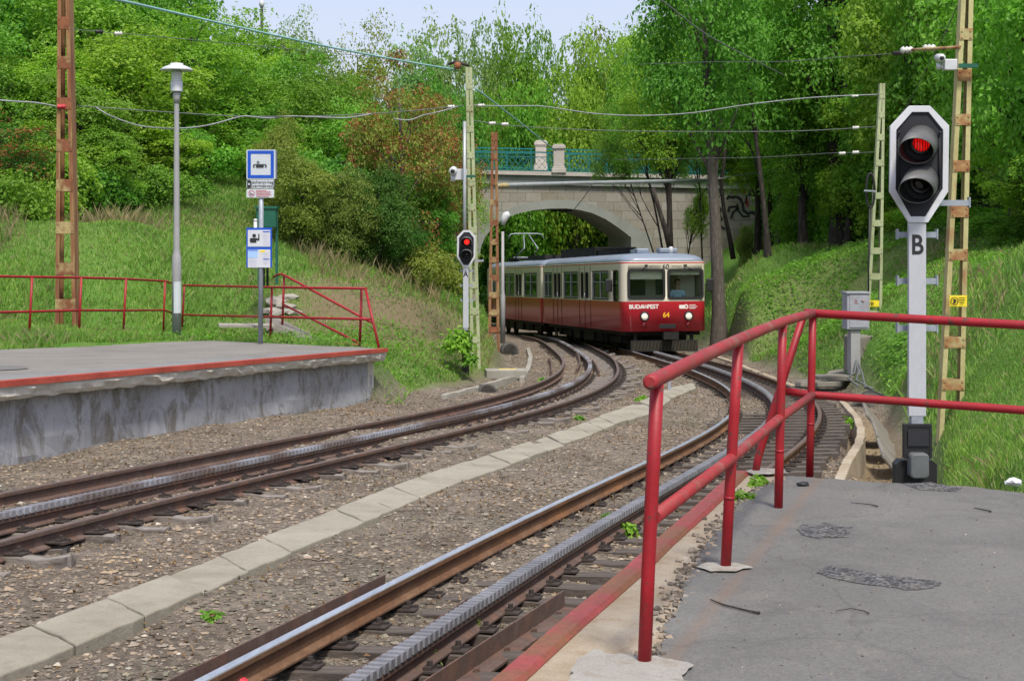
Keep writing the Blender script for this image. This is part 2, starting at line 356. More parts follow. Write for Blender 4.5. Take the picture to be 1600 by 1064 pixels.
        if trans:
            tr=t.nodes.new('ShaderNodeBsdfTranslucent'); t.links.new(mix(t,1.0,col,(1.1,1.3,.6),'MULTIPLY'),tr.inputs[0])
            ms=t.nodes.new('ShaderNodeMixShader'); ms.inputs[0].default_value=trans
            t.links.new(b.outputs[0],ms.inputs[1]); t.links.new(tr.outputs[0],ms.inputs[2]); t.links.new(ms.outputs[0],out.inputs[0])
        return m
    M['stones']=island('ballast_stones',[(0,(.085,.07,.055)),(.35,(.175,.147,.118)),(.7,(.255,.222,.183)),(.95,(.31,.235,.165)),(1,(.46,.42,.36))])
    M['litter']=island('dry_leaf_litter',[(0,(.12,.065,.03)),(.5,(.22,.14,.075)),(1,(.36,.28,.18))],.9,.15)
    M['leaf']=island('green_leaves',[(0,(.80,.85,.78)),(.5,(1,1,1)),(.92,(1.16,1.12,1.05)),(1,(1.35,1.25,1.1))],.5,.45,True,.3)
    M['redleaf']=island('russet_keys',[(0,(.20,.055,.03)),(.6,(.30,.10,.05)),(1,(.34,.17,.07))],.7,.25)
    M['grass']=island('grass_blades',[(0,(.13,.27,.04)),(.35,(.175,.33,.055)),(.8,(.24,.38,.085)),(1,(.34,.38,.16))],.6,.35,False,.2)
    M['drygrass']=island('dry_grass_blades',[(0,(.13,.15,.045)),(.4,(.24,.20,.105)),(1,(.38,.31,.19))],.7,.3,False,.2)
    M['bark']=M2('bark',(.055,.043,.034),(.028,.022,.018),5,.95,0,.8,c3=(.085,.07,.058),fine=(40,.4),stretch=(2,2,.4))
    M['bark_pale']=M2('pale_bark',(.14,.12,.10),(.09,.075,.062),5,.95,0,.6,c3=(.18,.155,.13),fine=(40,.3),stretch=(2,2,.4))
    # train
    def paint(name,c,dirt,amt=.35,rough=.35):
        m,t,b,_=nt(name); v=objvec(t,(3,3,.35)); f=noise(t,v,2.2,8,.7,.3)
        col=mix(t,ramp(t,f,[(.48,(0,0,0)),(.75,(amt,)*3)]),c,dirt); t.links.new(col,b.inputs['Base Color']); b.inputs['Roughness'].default_value=rough
        b.inputs['Coat Weight'].default_value=.25; b.inputs['Coat Roughness'].default_value=.15; return m
    M['train_red']=paint('tram_red',(.43,.013,.026),(.24,.018,.02))
    M['train_cream']=paint('tram_cream',(.66,.61,.49),(.48,.43,.34),.3)
    M['train_roof']=paint('tram_roof_grey',(.20,.24,.31),(.17,.19,.23),.4,.45)
    M['train_in']=flat('cab_interior',(.78,.74,.58),.6,0,.06)
    M['train_dark']=flat('dark_interior',(.09,.10,.11),.7,0,.2)
    M['seat']=flat('seat_vinyl',(.12,.05,.03),.6,0,.1)
    M['under']=M2('grimy_underframe',(.007,.0065,.006),(.015,.013,.011),5,.85)
    def glass(name,tint,refl):
        m,t,b,out=nt(name); tr=t.nodes.new('ShaderNodeBsdfTransparent'); tr.inputs[0].default_value=(*tint,1); gl=t.nodes.new('ShaderNodeBsdfGlossy'); gl.inputs['Roughness'].default_value=.03
        lw=t.nodes.new('ShaderNodeFresnel'); lw.inputs[0].default_value=refl; ms=t.nodes.new('ShaderNodeMixShader'); t.links.new(lw.outputs[0],ms.inputs[0]); t.links.new(tr.outputs[0],ms.inputs[1]); t.links.new(gl.outputs[0],ms.inputs[2]); t.links.new(ms.outputs[0],out.inputs[0]); return m
    M['glass']=glass('window_glass',(.90,.94,.92),1.36); M['sideglass']=glass('tinted_side_glass',(.42,.47,.45),1.6)
    M['headlight']=emit('lit_headlight',(.80,.75,.62),.14)
    M['redlens']=emit('lit_red_lens',(.5,.006,.005),.55)
    m=M['redlens']; t=m.node_tree; b=t.nodes['Principled BSDF']; w=t.nodes.new('ShaderNodeTexWave'); w.inputs['Scale'].default_value=16; w.inputs['Distortion'].default_value=2.5; t.links.new(objvec(t),w.inputs['Vector'])
    t.links.new(ramp(t,w.outputs['Fac'],[(.15,(.10,.001,.001)),(.75,(.62,.006,.005))]),b.inputs['Emission Color'])
    M['redlens_far']=emit('bright_red_lens',(1,.02,.012),.75)
    M['darklens']=flat('unlit_lens',(.012,.011,.010),.15,0,.1)
    M['taillens']=flat('tail_lens',(.09,.004,.006),.2,0,.1)
    M['chrome']=flat('bright_rim',(.55,.55,.56),.25,.8,.05)
    M['skin']=flat('skin',(.48,.27,.19),.55,0,.06)
    M['shirt']=flat('light_blue_shirt',(.42,.62,.80),.8,0,.06)
    M['hair']=flat('dark_hair',(.035,.022,.014),.7,0,.1)
    M['yellow_dim']=flat('dull_yellow',(.035,.027,.006),.6,0,.15)
    M['gold']=flat('yellow_numeral',(.78,.42,.02),.5,0,.05)
    M['text_white']=flat('white_lettering',(.74,.70,.66),.5,0,.04)
    M['text_black']=flat('black_lettering',(.015,.015,.016),.5,0,.1)
    M['graffiti']=flat('graffiti_black',(.015,.015,.017),.6,0,.1)
    M['graffiti_red']=flat('graffiti_red',(.36,.05,.03),.7,0,.2)
    M['graffiti_fill']=flat('graffiti_pale',(.38,.42,.40),.8,0,.1)
    M['pipe']=M2('grey_tube',(.36,.38,.39),(.28,.30,.31),2,.45,.2)
    M['trashred']=flat('red_wrapper',(.5,.03,.05),.5,0,.1)
make_materials()

# ------------------------------------------------------------------ camera, sun and sky
cam=bpy.data.cameras.new('camera'); co=bpy.data.objects.new('camera',cam); COL.objects.link(co)
co.rotation_euler=(R(90),0,0); cam.sensor_width=36; cam.lens=36*F/1600; cam.shift_y=-(532-YH)/1600; cam.clip_end=600; cam.clip_start=.1
S.camera=co
W=bpy.data.worlds.new('World'); S.world=W; W.use_nodes=True; wt=W.node_tree; bg=wt.nodes['Background']
SUN_EL,SUN_AZ=60,160             # azimuth clockwise from +Y: the sun is behind the camera, to the left
sky=wt.nodes.new('ShaderNodeTexSky'); sky.sky_type='NISHITA'; sky.sun_disc=False; sky.sun_elevation=R(SUN_EL); sky.sun_rotation=R(SUN_AZ)
sky.air_density=1.0; sky.dust_density=3.0; sky.ozone_density=1.2
tn=mix(wt,.5,sky.outputs[0],(3.25,3.15,4.0)); wt.links.new(tn,bg.inputs[0]); bg.inputs[1].default_value=.125
sl=bpy.data.lights.new('sun','SUN'); sl.energy=2.3; sl.angle=R(11); sl.color=(1,.95,.85)
so=bpy.data.objects.new('sun',sl); COL.objects.link(so)
sd=Vector((math.sin(R(SUN_AZ))*math.cos(R(SUN_EL)),math.cos(R(SUN_AZ))*math.cos(R(SUN_EL)),math.sin(R(SUN_EL))))
so.rotation_euler=sd.to_track_quat('Z','Y').to_euler(); so.location=sd*80
S.view_settings.view_transform='Standard'; S.view_settings.look='None'; S.view_settings.gamma=1; S.view_settings.exposure=.88
S.cycles.max_bounces=8; S.cycles.transparent_max_bounces=12

# ------------------------------------------------------------------ track lines, traced on the photograph's ground plane
RL=[(321,1064),(428,1002),(540,947),(700,870),(794,820),(888,777),(1000,726),(1039,707),(1101,678),(1138,650)]
RC=[(556,1060),(744,934),(793,907),(820,894),(907,835),(985,791),(1073,735),(1148,698),(1184,675),(1210,645),(1204,621),(1158,590),(1125,577),(1095,569)]
RR=[(1202,728),(1227,712),(1260,682),(1274,663),(1279,636)]
LL=[(0,770),(150,740),(300,712),(450,684),(600,657),(700,634),(794,614),(850,595),(875,579),(882,566),(873,551)]
LC=[(0,800),(75,786),(160,770),(282,740),(319,730),(469,700),(600,675),(700,652),(830,621),(884,603),(912,585),(922,570),(910,553)]
LR=[(0,843),(150,807),(300,770),(450,732),(600,698),(700,674),(790,650),(884,624),(940,598),(963,579),(961,566),(952,554)]
def hits(px,off=0): return np.array([hit(x,y,off)[:2] for x,y in px])
class Line:
    def __init__(s,c,l,r,ext,deg,d0,d1):
        A=np.array([tuple(p) for p in c]+ext); s.m=A[:,1].mean(); s.s=A[:,1].std()
        s.c=np.polyfit((A[:,1]-s.m)/s.s,A[:,0],deg,w=np.array([1.0]*len(c)+[.35]*len(ext))); s.d0=d0; s.d1=d1
        D=np.arange(d0,d1+.01,.3); s.pts=np.stack([np.polyval(s.c,(D-s.m)/s.s),D],1)
        s.off=[s.fit(l),s.fit(r)]
        d=np.gradient(s.pts,axis=0); d/=np.linalg.norm(d,axis=1)[:,None]; s.t=d
        seg=np.linalg.norm(np.diff(s.pts,axis=0),axis=1); s.arc=np.concatenate([[0],np.cumsum(seg)])
    def fit(s,pts):
        e=[np.min(np.linalg.norm(s.pts-p,axis=1)) for p in pts]; D=pts[:,1]
        c=np.polyfit(D,e,2 if len(e)>6 else 1); lo,hi=D.min(),D.max()
        return lambda d: np.clip(np.polyval(c,np.clip(d,lo,hi)),.70,.82)
    def rail(s,side):
        nrm=np.stack([s.t[:,1],-s.t[:,0]],1); e=s.off[0 if side<0 else 1](s.pts[:,1])
        q=s.pts+nrm*(e*side)[:,None]; return [Vector((a,b,float(zs(a,b)))) for a,b in q]
    def at(s,a):
        x=np.interp(a,s.arc,s.pts[:,0]); d=np.interp(a,s.arc,s.pts[:,1])
        return Vector((x,d,float(zs(x,d))))
rc=hits(RC,.03); lc=hits(LC,.03)
tr_r=Line(rc,hits(RL),hits(RR),[(-2.4,3),(-3.9,-2),(4.95,51.8),(4.3,55),(3.77,57.8),(2.6,63.8),(1.4,69.8)],8,3.0,67)
x0,d0=lc[1]; tr_l=Line(lc,hits(LL),hits(LR),[(x0-.31*(d0-8),8),(x0-.32*(d0-2),2),(2.05,55),(1.7,60),(1.1,66)],7,6.0,66)

# ------------------------------------------------------------------ terrain
def tps(pts,lam=.02):
    A=np.array(pts,float); n=len(A); X=A[:,:2]/20
    U=lambda r2: np.where(r2>1e-12,r2*np.log(np.maximum(r2,1e-12)),0)
    K=U(((X[:,None]-X[None])**2).sum(2))+lam*np.eye(n)*.02
    Pm=np.hstack([np.ones((n,1)),X]); L=np.zeros((n+3,n+3)); L[:n,:n]=K; L[:n,n:]=Pm; L[n:,:n]=Pm.T
    w=np.linalg.solve(L,np.concatenate([A[:,2],np.zeros(3)]))
    def f(x,d):
        x=np.asarray(x,float); sh=x.shape; q=np.stack([x.ravel(),np.asarray(d,float).ravel()],1)/20; out=np.empty(len(q))
        for i in range(0,len(q),20000):
            c=q[i:i+20000]; out[i:i+20000]=U(((c[:,None]-X[None])**2).sum(2))@w[:n]+w[n]+c@w[n+1:]
        return out.reshape(sh)
    return f
wb=[hit(0,728,BAL),hit(580,625,BAL)]                       # foot of the left platform wall
wd=(wb[1]-wb[0]); wd.z=0; wd.normalize(); wn=Vector((-wd.y,wd.x,0))   # along the wall, and away from the track
def zlp(X,D):                                              # surface of the left platform
    s=(np.asarray(X)-wb[0].x)*wd.x+(np.asarray(D)-wb[0].y)*wd.y
    return PZ0+PK*s
LIP=.24
e0=wb[0]-wn*LIP; e1=wb[1]-wn*LIP
u0=Vector((e0.x,e0.y)); 
def edge_d(x):                                             # where a pixel column crosses the platform's edge line
    u=(x-800)/F; k=(u*e0.y-e0.x)/(wd.x-u*wd.y); return e0+wd*k,k
q0,k0=edge_d(0); q1,k1=edge_d(605)
z0=-(597-YH)/F*q0.y; z1=-(545-YH)/F*q1.y
PK=(z1-z0)/(k1-k0); PZ0=z0-PK*k0
def G(x,y,D): p=P(x,y,D); return (p.x,p.y,p.z)
lp_back=[hit(x,y,0,zlp) for x,y in ((0,546),(130,541),(250,534),(330,532),(420,536),(500,540),(560,542),(590,544.5))]
LT=[hit(585,630,BAL),hit(650,612,BAL),hit(720,603,BAL),hit(790,588,BAL),hit(800,568,BAL)]
XL_D=[-20,0]+[wb[0].y,wb[1].y-.1]+[p.y for p in LT]+[62,70,80,100,160]
XL_X=[wb[0].x-wd.x/wd.y*(wb[0].y+20),wb[0].x-wd.x/wd.y*wb[0].y]+[wb[0].x,wb[1].x]+[p.x for p in LT]+[-.9,-2.2,-3.0,-5,-9]
RT=[hit(1425,748,BAL-.3),hit(1392,692,BAL-.3),hit(1364,645,BAL-.3),hit(1296,604,BAL),hit(1240,590,BAL),hit(1160,566,BAL),hit(1112,548,BAL)]
XR_D=[-20,0,6,10,14]+[p.y for p in RT]+[62,80,100,160]
XR_X=[-2,.9,2.2,2.9,3.4]+[p.x for p in RT]+[6.7,7.2,6.5,3]
zb=lambda X,D: zs(X,D)+BAL
lpts=[(p.x,p.y,float(zb(p.x,p.y))) for p in LT]+[(p.x,p.y,p.z-.05) for p in lp_back]
lpts+=[(wb[0].x+wd.x*k,wb[0].y+wd.y*k,float(zb(wb[0].x+wd.x*k,wb[0].y+wd.y*k))) for k in (-12,-6,-1,4,8)]
lpts+=[(q.x,q.y,q.z-.04) for q in (hit(x,y,0,zlp) for x,y in ((45,533),(123,531),(192,528),(255,520),(276,527),(284,518),(407,534),(422,531),(345,524),(330,516),(60,522),(-80,535),(480,538),(562,541)))]
lpts+=[(-.9,62,float(zb(-.9,62))),(-2.2,70,float(zb(-2,70))),(-3,80,float(zb(-3,80))),(-5,100,float(zb(-5,100)))]
lpts+=[G(*a) for a in ((105,515,35.5),(0,500,36),(0,430,39),(0,365,42),(100,360,46),(150,440,41),(250,352,48),(330,305,53),(400,287,56),(300,430,43),(430,440,42),(470,495,39),
  (450,400,47),(550,432,47),(640,442,50),(600,500,40),(650,545,36.5),(700,560,36.5),(700,490,42),(738,572,37),(745,520,43),(760,540,45),(780,500,54),(785,450,63),(540,500,39.5),(600,540,35))]
lpts+=[(-9,70,2.2),(-16,75,3.2),(-40,60,4),(-60,40,4),(-30,110,5),(-8,82,3.0),(-14,40,-.9),(-22,36,-.2),(-30,30,.2),(-40,10,.5),(-14,22,-1.7),(-18,12,-1.4),(-60,150,7),(-15,140,4),(-12,33,-2.0)]
rpts=[(p.x,p.y,p.z) for p in RT]+[(2.9,10,-2.0),(2.2,6,-2.0),(.9,0,-2),(3.4,14,float(zb(3.4,14))-.1),(6.7,62,float(zb(6.7,62))),(7.2,80,float(zb(7.2,80))),(6.5,100,float(zb(6,100)))]
rpts+=[G(*a) for a in ((1200,480,52),(1150,440,60),(1250,420,58),(1400,400,50),(1340,480,44),(1500,400,45),(1600,400,40),(1330,535,38),(1450,540,29),(1600,500,25),(1500,620,22.5),(1480,662,21.5),(1600,620,17.5),(1600,700,13.5),(1545,742,11.9),(1310,388,61),(1130,478,55.5),(1440,430,41),(1140,520,50))]
rpts+=[G(*a) for a in ((1105,455,78.5),(1140,415,79.5),(1175,380,80),(1215,350,80.5),(1260,345,80),(1165,425,70),(1215,400,70))]
rpts+=[(12,13,-.7),(7,10.5,-1.3),(9,6,-1.3),(8,0,-1.3),(14,20,.3),(25,30,3),(30,60,4),(22,80,2.6),(14,93,3.0),(25,100,5),(15,110,4),(60,60,7),(50,10,3),(40,150,7),(9,93,2.8)]
bankL=tps(lpts); bankR=tps(rpts)
_k=[(RNG.normal(size=2)*sc,RNG.uniform(0,6.3),a) for sc,a in ((.5,.05),(.9,.04),(1.7,.03),(3.1,.018),(6,.012),(11,.008)) for _ in range(3)]
def inpoly(X,D,poly):
    c=np.zeros(X.shape,bool); n=len(poly)
    for i in range(n):
        (x1,y1),(x2,y2)=poly[i],poly[(i+1)%n]
        with np.errstate(divide='ignore',invalid='ignore'): c^=((y1>D)!=(y2>D))&(X<(x2-x1)*(D-y1)/(y2-y1+1e-12)+x1)
    return c
LPOLY=[tuple((wb[0]+wd*k)[:2]) for k in (-14,k1-.6)]+[tuple((p-wn*.12)[:2]) for p in lp_back[:-1][::-1]]+[tuple((lp_back[0]-wd*14)[:2])]
def rough(X,D): return sum(a*np.sin(k[0]*X+k[1]*D+p) for k,p,a in _k)
def sstep(x): x=np.clip(x,0,1); return x*x*(3-2*x)
DC=np.array([(hit(1400,752,BAL).x+.05,hit(1400,752,BAL).y),(hit(1378,730,BAL).x,hit(1378,730,BAL).y),tuple(hit(1372,700,BAL)[:2]),tuple(hit(1362,672,BAL)[:2]),tuple(hit(1350,648,BAL)[:2])])
def ditch(X,D):
    xx=np.interp(D,DC[:,1],DC[:,0]); m=(D>DC[0,1]-6)&(D<DC[-1,1]+.5)
    return np.where(m,np.exp(-(np.abs(X-xx)/.42)**4),0)
def masks(X,D):
    xl=np.interp(D,XL_D,XL_X); xr=np.interp(D,XR_D,XR_X)
    return sstep((xl-X)/.6),sstep((X-xr)/.6)
def zt(X,D):
    X=np.asarray(X,float); D=np.asarray(D,float)
    wl,wr=masks(X,D); b=zb(X,D); r=rough(X,D)
    z=b*(1-wl-wr)+wl*bankL(X,D)+wr*bankR(X,D)
    di=ditch(X,D); z=z+r*np.where(wl+wr>.5,.9,.28)*(1-di)-.42*di*(1-wr)
    rb=np.abs(X-np.interp(D,tr_r.pts[:,1],tr_r.pts[:,0])); z=z-.045*sstep((1.45-rb)/.35)*(1-wl-wr)*(D<46)
    # the earth under the right platform stays below its slab
    lk=inpoly(X,D,LPOLY)
    z=np.where(lk,np.minimum(z,zlp(X,D)-.25),z)
    under=(D<11.2)&(X>-2.5+.29*(D-1))
    return np.where(under,np.minimum(z,-1.95),z)
def gz(x,d): return float(zt(np.array([x]),np.array([d]))[0])
def ghit(x,y): return hit(x,y,0,lambda X,D: zt(np.array([X]),np.array([D]))[0])
gx=np.concatenate([np.arange(-75,-20,2.5),np.arange(-20,-9,.5),np.arange(-9,11,.16),np.arange(11,20,.5),np.arange(20,76,2.5)])
gd=np.concatenate([np.arange(-20,5,1.0),np.arange(5,34,.16),np.arange(34,60,.3),np.arange(60,90,.8),np.arange(90,170,4)])
GX,GD=np.meshgrid(gx,gd); GZ=zt(GX,GD); n0,n1=GX.shape
V=np.stack([GX,GD,GZ],2).reshape(-1,3); idx=np.arange(n0*n1).reshape(n0,n1)
FF=np.stack([idx[:-1,:-1],idx[:-1,1:],idx[1:,1:],idx[1:,:-1]],2).reshape(-1,4)
me=np_mesh('ground',V,FF,True)
wl,wr=masks(GX,GD)
def patch(X,D,seed):
    r=np.random.default_rng(seed); s=0
    for sc in (.25,.4,.7,1.3):
        k=r.normal(size=2)*sc; s=s+np.sin(k[0]*X+k[1]*D+r.uniform(0,6))/ (1+sc)
    return s
def dry(X,D):                                  # worn earth and dry straw on the left cutting
    c=[(P(1150,500,50),3,.15),(P(640,520,38),3.6,.75),(P(690,440,45),3,.65),(P(520,465,40),2.4,.5),(P(90,520,35),2,.3),(P(60,365,44),3,.3),(P(230,358,48),3,.3),(P(1250,450,54),4,.25),(P(1440,400,46),5,.5),(P(1180,520,47),3,.2)]
    s=0
    for p,r_,a in c: s=s+a*np.exp(-((X-p.x)**2+((D-p.y)*.8)**2)/r_**2)
    return np.clip(s+.05*patch(X,D,3),0,1)
for nm,val in (('bank',np.clip(wl+wr,0,1)),('dry',dry(GX,GD)),('sand',np.clip(ditch(GX,GD)*1.2,0,1))):
    a=me.attributes.new(nm,'FLOAT','POINT'); a.data.foreach_set('value',val.astype(np.float32).ravel())
ground=tag(link('ground',me,None,M['ground']),kind='structure')

# ------------------------------------------------------------------ railway tracks
RAIL=[(-.065,-.15),(.065,-.15),(.065,-.138),(.012,-.118),(.012,-.045),(.034,-.034),(.034,-.006),(.028,0),(-.028,0),(-.034,-.006),(-.034,-.034),(-.012,-.045),(-.012,-.118),(-.065,-.138)]
def rail_obj(name,pts,mats,parent,label=None):
    m=MB(); m.sweep(RAIL,pts); m.mi=1; m.sweep([(-.032,-.004),(.032,-.004),(.030,.0025),(-.030,.0025)],pts)
    o=m.build(name,mats,parent)
    if label: o['label']=label
    return o
def rack_obj(line,mats,parent):
    c=[line.at(a) for a in np.arange(0,line.arc[-1],.3)]
    m=MB(); m.sweep([(-.07,-.15),(.07,-.15),(.07,-.138),(.016,-.12),(.018,-.075),(.04,-.055),(.04,-.012),(-.04,-.012),(-.04,-.055),(-.018,-.075),(-.016,-.12),(-.07,-.138)],c)
    m.mi=1; L=line.arc[-1]
    for a in np.arange(.05,L,.1):
        p=line.at(a); q=line.at(a+.02); t=(q-p).normalized(); sd=t.cross(Vector((0,0,1))).normalized(); up=sd.cross(t)
        w=.050; b=.036; c=.026
        vs=[p+sd*sx*w+t*sy*(b if z<.01 else c)+up*z for z in (-.02,.034) for sx,sy in ((-1,-1),(1,-1),(1,1),(-1,1))]
        m.add(vs,[(0,3,2,1),(4,5,6,7),(0,1,5,4),(1,2,6,5),(2,3,7,6),(3,0,4,7)])
    return m.build('rack_rail',mats,parent)
def sleeper_mesh(seed,broken):
    r=random.Random(seed); nx=14; vs=[]; fs=[]
    hl=(.92,1.02,1.14,1.25)[seed%4] if broken else 1.24; xs=[-hl+2*hl*i/nx for i in range(nx+1)]
    for i,x in enumerate(xs):
        j=r.uniform(-.008,.008); wdt=.118+r.uniform(-.012,.008); top=.0+r.uniform(-.008,.004)
        if broken and (i<2 or i>nx-2): top-=r.uniform(0,.045); wdt-=r.uniform(0,.03)
        e=r.uniform(-.06,.06) if i in (0,nx) else 0
        for y,z in ((-wdt,-.17),(wdt,-.17),(wdt,top-.012),(wdt*.35,top+r.uniform(-.006,.003)),(-wdt*.3,top-r.uniform(0,.012)),(-wdt,top-.01)): vs.append((x+e+r.uniform(-.02,.02)*(i in(0,nx)),y+j,z))
    for i in range(nx):
        for j in range(6): fs.append((i*6+j,i*6+(j+1)%6,(i+1)*6+(j+1)%6,(i+1)*6+j))
    fs+=[tuple(range(6)),tuple(nx*6+j for j in range(6))[::-1]]
    return vs,fs
def fast_mesh(name):
    m=MB()
    for c in (0,):
        m.box((c,0,.006),(.33,.15,.012))
        for s in (-1,1):
            m.box((c+s*.088,0,.022),(.05,.09,.022)); m.tube([(c+s*.095,.0,.02),(c+s*.095,.0,.062)],.019,6)
            m.box((c+s*.135,.045,.02),(.03,.03,.016))
    me=bpy.data.meshes.new(name); me.from_pydata([tuple(p) for p in m.v],[],m.f); me.update(); return me
FAST=fast_mesh('fastening'); FAST.materials.append(M['iron'])
def track(line,label,rmats,kmats,smat,broken,spacing,a0,labels):
    t=thing('railway_track',line.at(0),label,'railway track','railway tracks')
    rail_obj('rail',line.rail(-1),rmats,t,labels[0]); rail_obj('rail',line.rail(1),(rmats[0],M['rail_top_dull']),t,labels[1])
    rack_obj(line,kmats,t)
    protos=[]
    for k in range(4):
        vs,fs=sleeper_mesh(k+broken*10,broken); me=bpy.data.meshes.new('sleeper'); me.from_pydata(vs,[],fs); me.update(); me.materials.append(smat); protos.append(me)
    a=a0; n=0; rr=random.Random(3)
    while a<line.arc[-1]-1 and n<96:
        p=line.at(a); q=line.at(a+.3); d=q-p
        o=bpy.data.objects.new('sleeper',protos[n%4]); COL.objects.link(o); o.parent=t
        o.location=p-t.location+Vector((0,0,-.152)); sl=-math.atan2(d.x,d.y)
        o.rotation_euler=(math.asin(d.z/d.length),0.0325*-1,sl+rr.uniform(-.03,.03))
        for c in (-.753,0,.753):
            f=bpy.data.objects.new('fastening',FAST); COL.objects.link(f); f.parent=o; f.location=(c,0,0)
        a+=spacing*rr.uniform(.94,1.06); n+=1
    return t
t_r=track(tr_r,'nearer rack railway track with one shining rail beside the long red railing','railway' and (M['rail_orange'],M['rail_top']),(M['rail_web'],M['rack']),M['sleeper'],0,.60,2.5,('polished rail with orange rusty web','polished rail nearest the red edged platform'))
t_l=track(tr_l,'farther rack railway track with dull brown rails beside the raised grey platform wall',(M['rail_web'],M['rail_top_dull']),(M['rail_web'],M['rack_rust']),M['sleeper_grey'],1,.62,4.0,('brown rail nearest the grey platform wall','brown rail nearest the concrete walkway'))
# angle irons beside the running rail and the rack
def angle(px,side,m):
    pts=[hit(x,y,0.0) for x,y in px]; pts=[p+Vector((0,0,-.02)) for p in pts]
    b=MB(); b.sweep([(0,0),(.012*side,0),(.012*side,-.115),(.12*side,-.125),(.12*side,-.14),(0,-.14)],pts)
    for i in range(6):
        p=pts[0].lerp(pts[-1],(i+.5)/6); b.box(p+Vector((.05*side,0,-.11)),(.035,.035,.03))
    return b.build('guard_angle',m,t_r)
angle([(160,1110),(279,1047),(440,970),(600,893)],1,M['rail_web'])
angle([(430,1110),(520,1063),(620,1002),(730,929)],1,M['rail_web'])
angle([(580,1110),(655,1061),(760,993),(880,917)],1,M['rail_web'])
# short angle irons on the far bends
def shortbar(px,m=M['rail_web']):
    pts=[hit(x,y,-.02) for x,y in px]; b=MB(); b.sweep([(-.02,0),(.02,0),(.02,-.13),(-.06,-.13)],pts); return b.build('guard_angle',m,t_l)
shortbar([(901,577),(906,566),(905,556),(898,545)]); shortbar([(936,580),(932,570),(926,562)]); shortbar([(862,580),(862,566),(858,559)])

# ------------------------------------------------------------------ concrete walkway between the tracks
UP=[(-260,1085),(-120,1042),(0,995),(244,905),(500,805),(612,760),(700,729),(776,705),(843,685),(935,651),(1010,623),(1045,606),(1083,598)]
LO=[(-180,1125),(-60,1082),(0,1055),(259,950),(416,877),(500,845),(713,755),(826,714),(903,686),(959,663),(1019,645),(1053,621),(1088,606)]
U3=[hit(x,y,BAL+.05) for x,y in UP]; L3=[hit(x,y,BAL+.05) for x,y in LO]
def along(pts,n):
    a=[0]
    for i in range(1,len(pts)): a.append(a[-1]+(pts[i]-pts[i-1]).length)
    L=a[-1]; out=[]
    for k in range(n+1):
        s=L*k/n; j=max(i for i in range(len(a)) if a[i]<=s+1e-9); j=min(j,len(pts)-2)
        out.append(pts[j].lerp(pts[j+1],(s-a[j])/max(a[j+1]-a[j],1e-6)))
    return out
NS=32; ua=along(U3,NS); la=along(L3,NS); rs=random.Random(5)
for k in range(NS):
    dz=rs.uniform(-.012,.012); tl=rs.uniform(-.012,.012); g=.004; b=MB()
    A,B,C,D_=la[k].lerp(la[k+1],g),la[k].lerp(la[k+1],1-g),ua[k].lerp(ua[k+1],1-g),ua[k].lerp(ua[k+1],g)
    sh=(A-D_).normalized()*rs.uniform(-.02,.02); nseg=5; top=[]
    for (p,q) in ((A,B),(B,C),(C,D_),(D_,A)):
        for i in range(nseg): top.append(p.lerp(q,i/nseg)+sh+Vector((rs.uniform(-.010,.010),rs.uniform(-.010,.010),dz+tl*(1 if i>2 else -1)*.3)))
    n=len(top); cz=sum(p.z for p in top)/n
    vs=top+[p+Vector((0,0,-.16)) for p in top]
    b.add(vs,[list(range(n)),[n+i for i in range(n)][::-1]]+[(i,n+i,n+(i+1)%n,(i+1)%n) for i in range(n)])
    o=b.build('concrete_slab',M['slab']); tag(o,'weathered concrete slab of the walkway strip between the two tracks','paving slab','concrete slabs of the walkway'); bevel(o,.012,2)

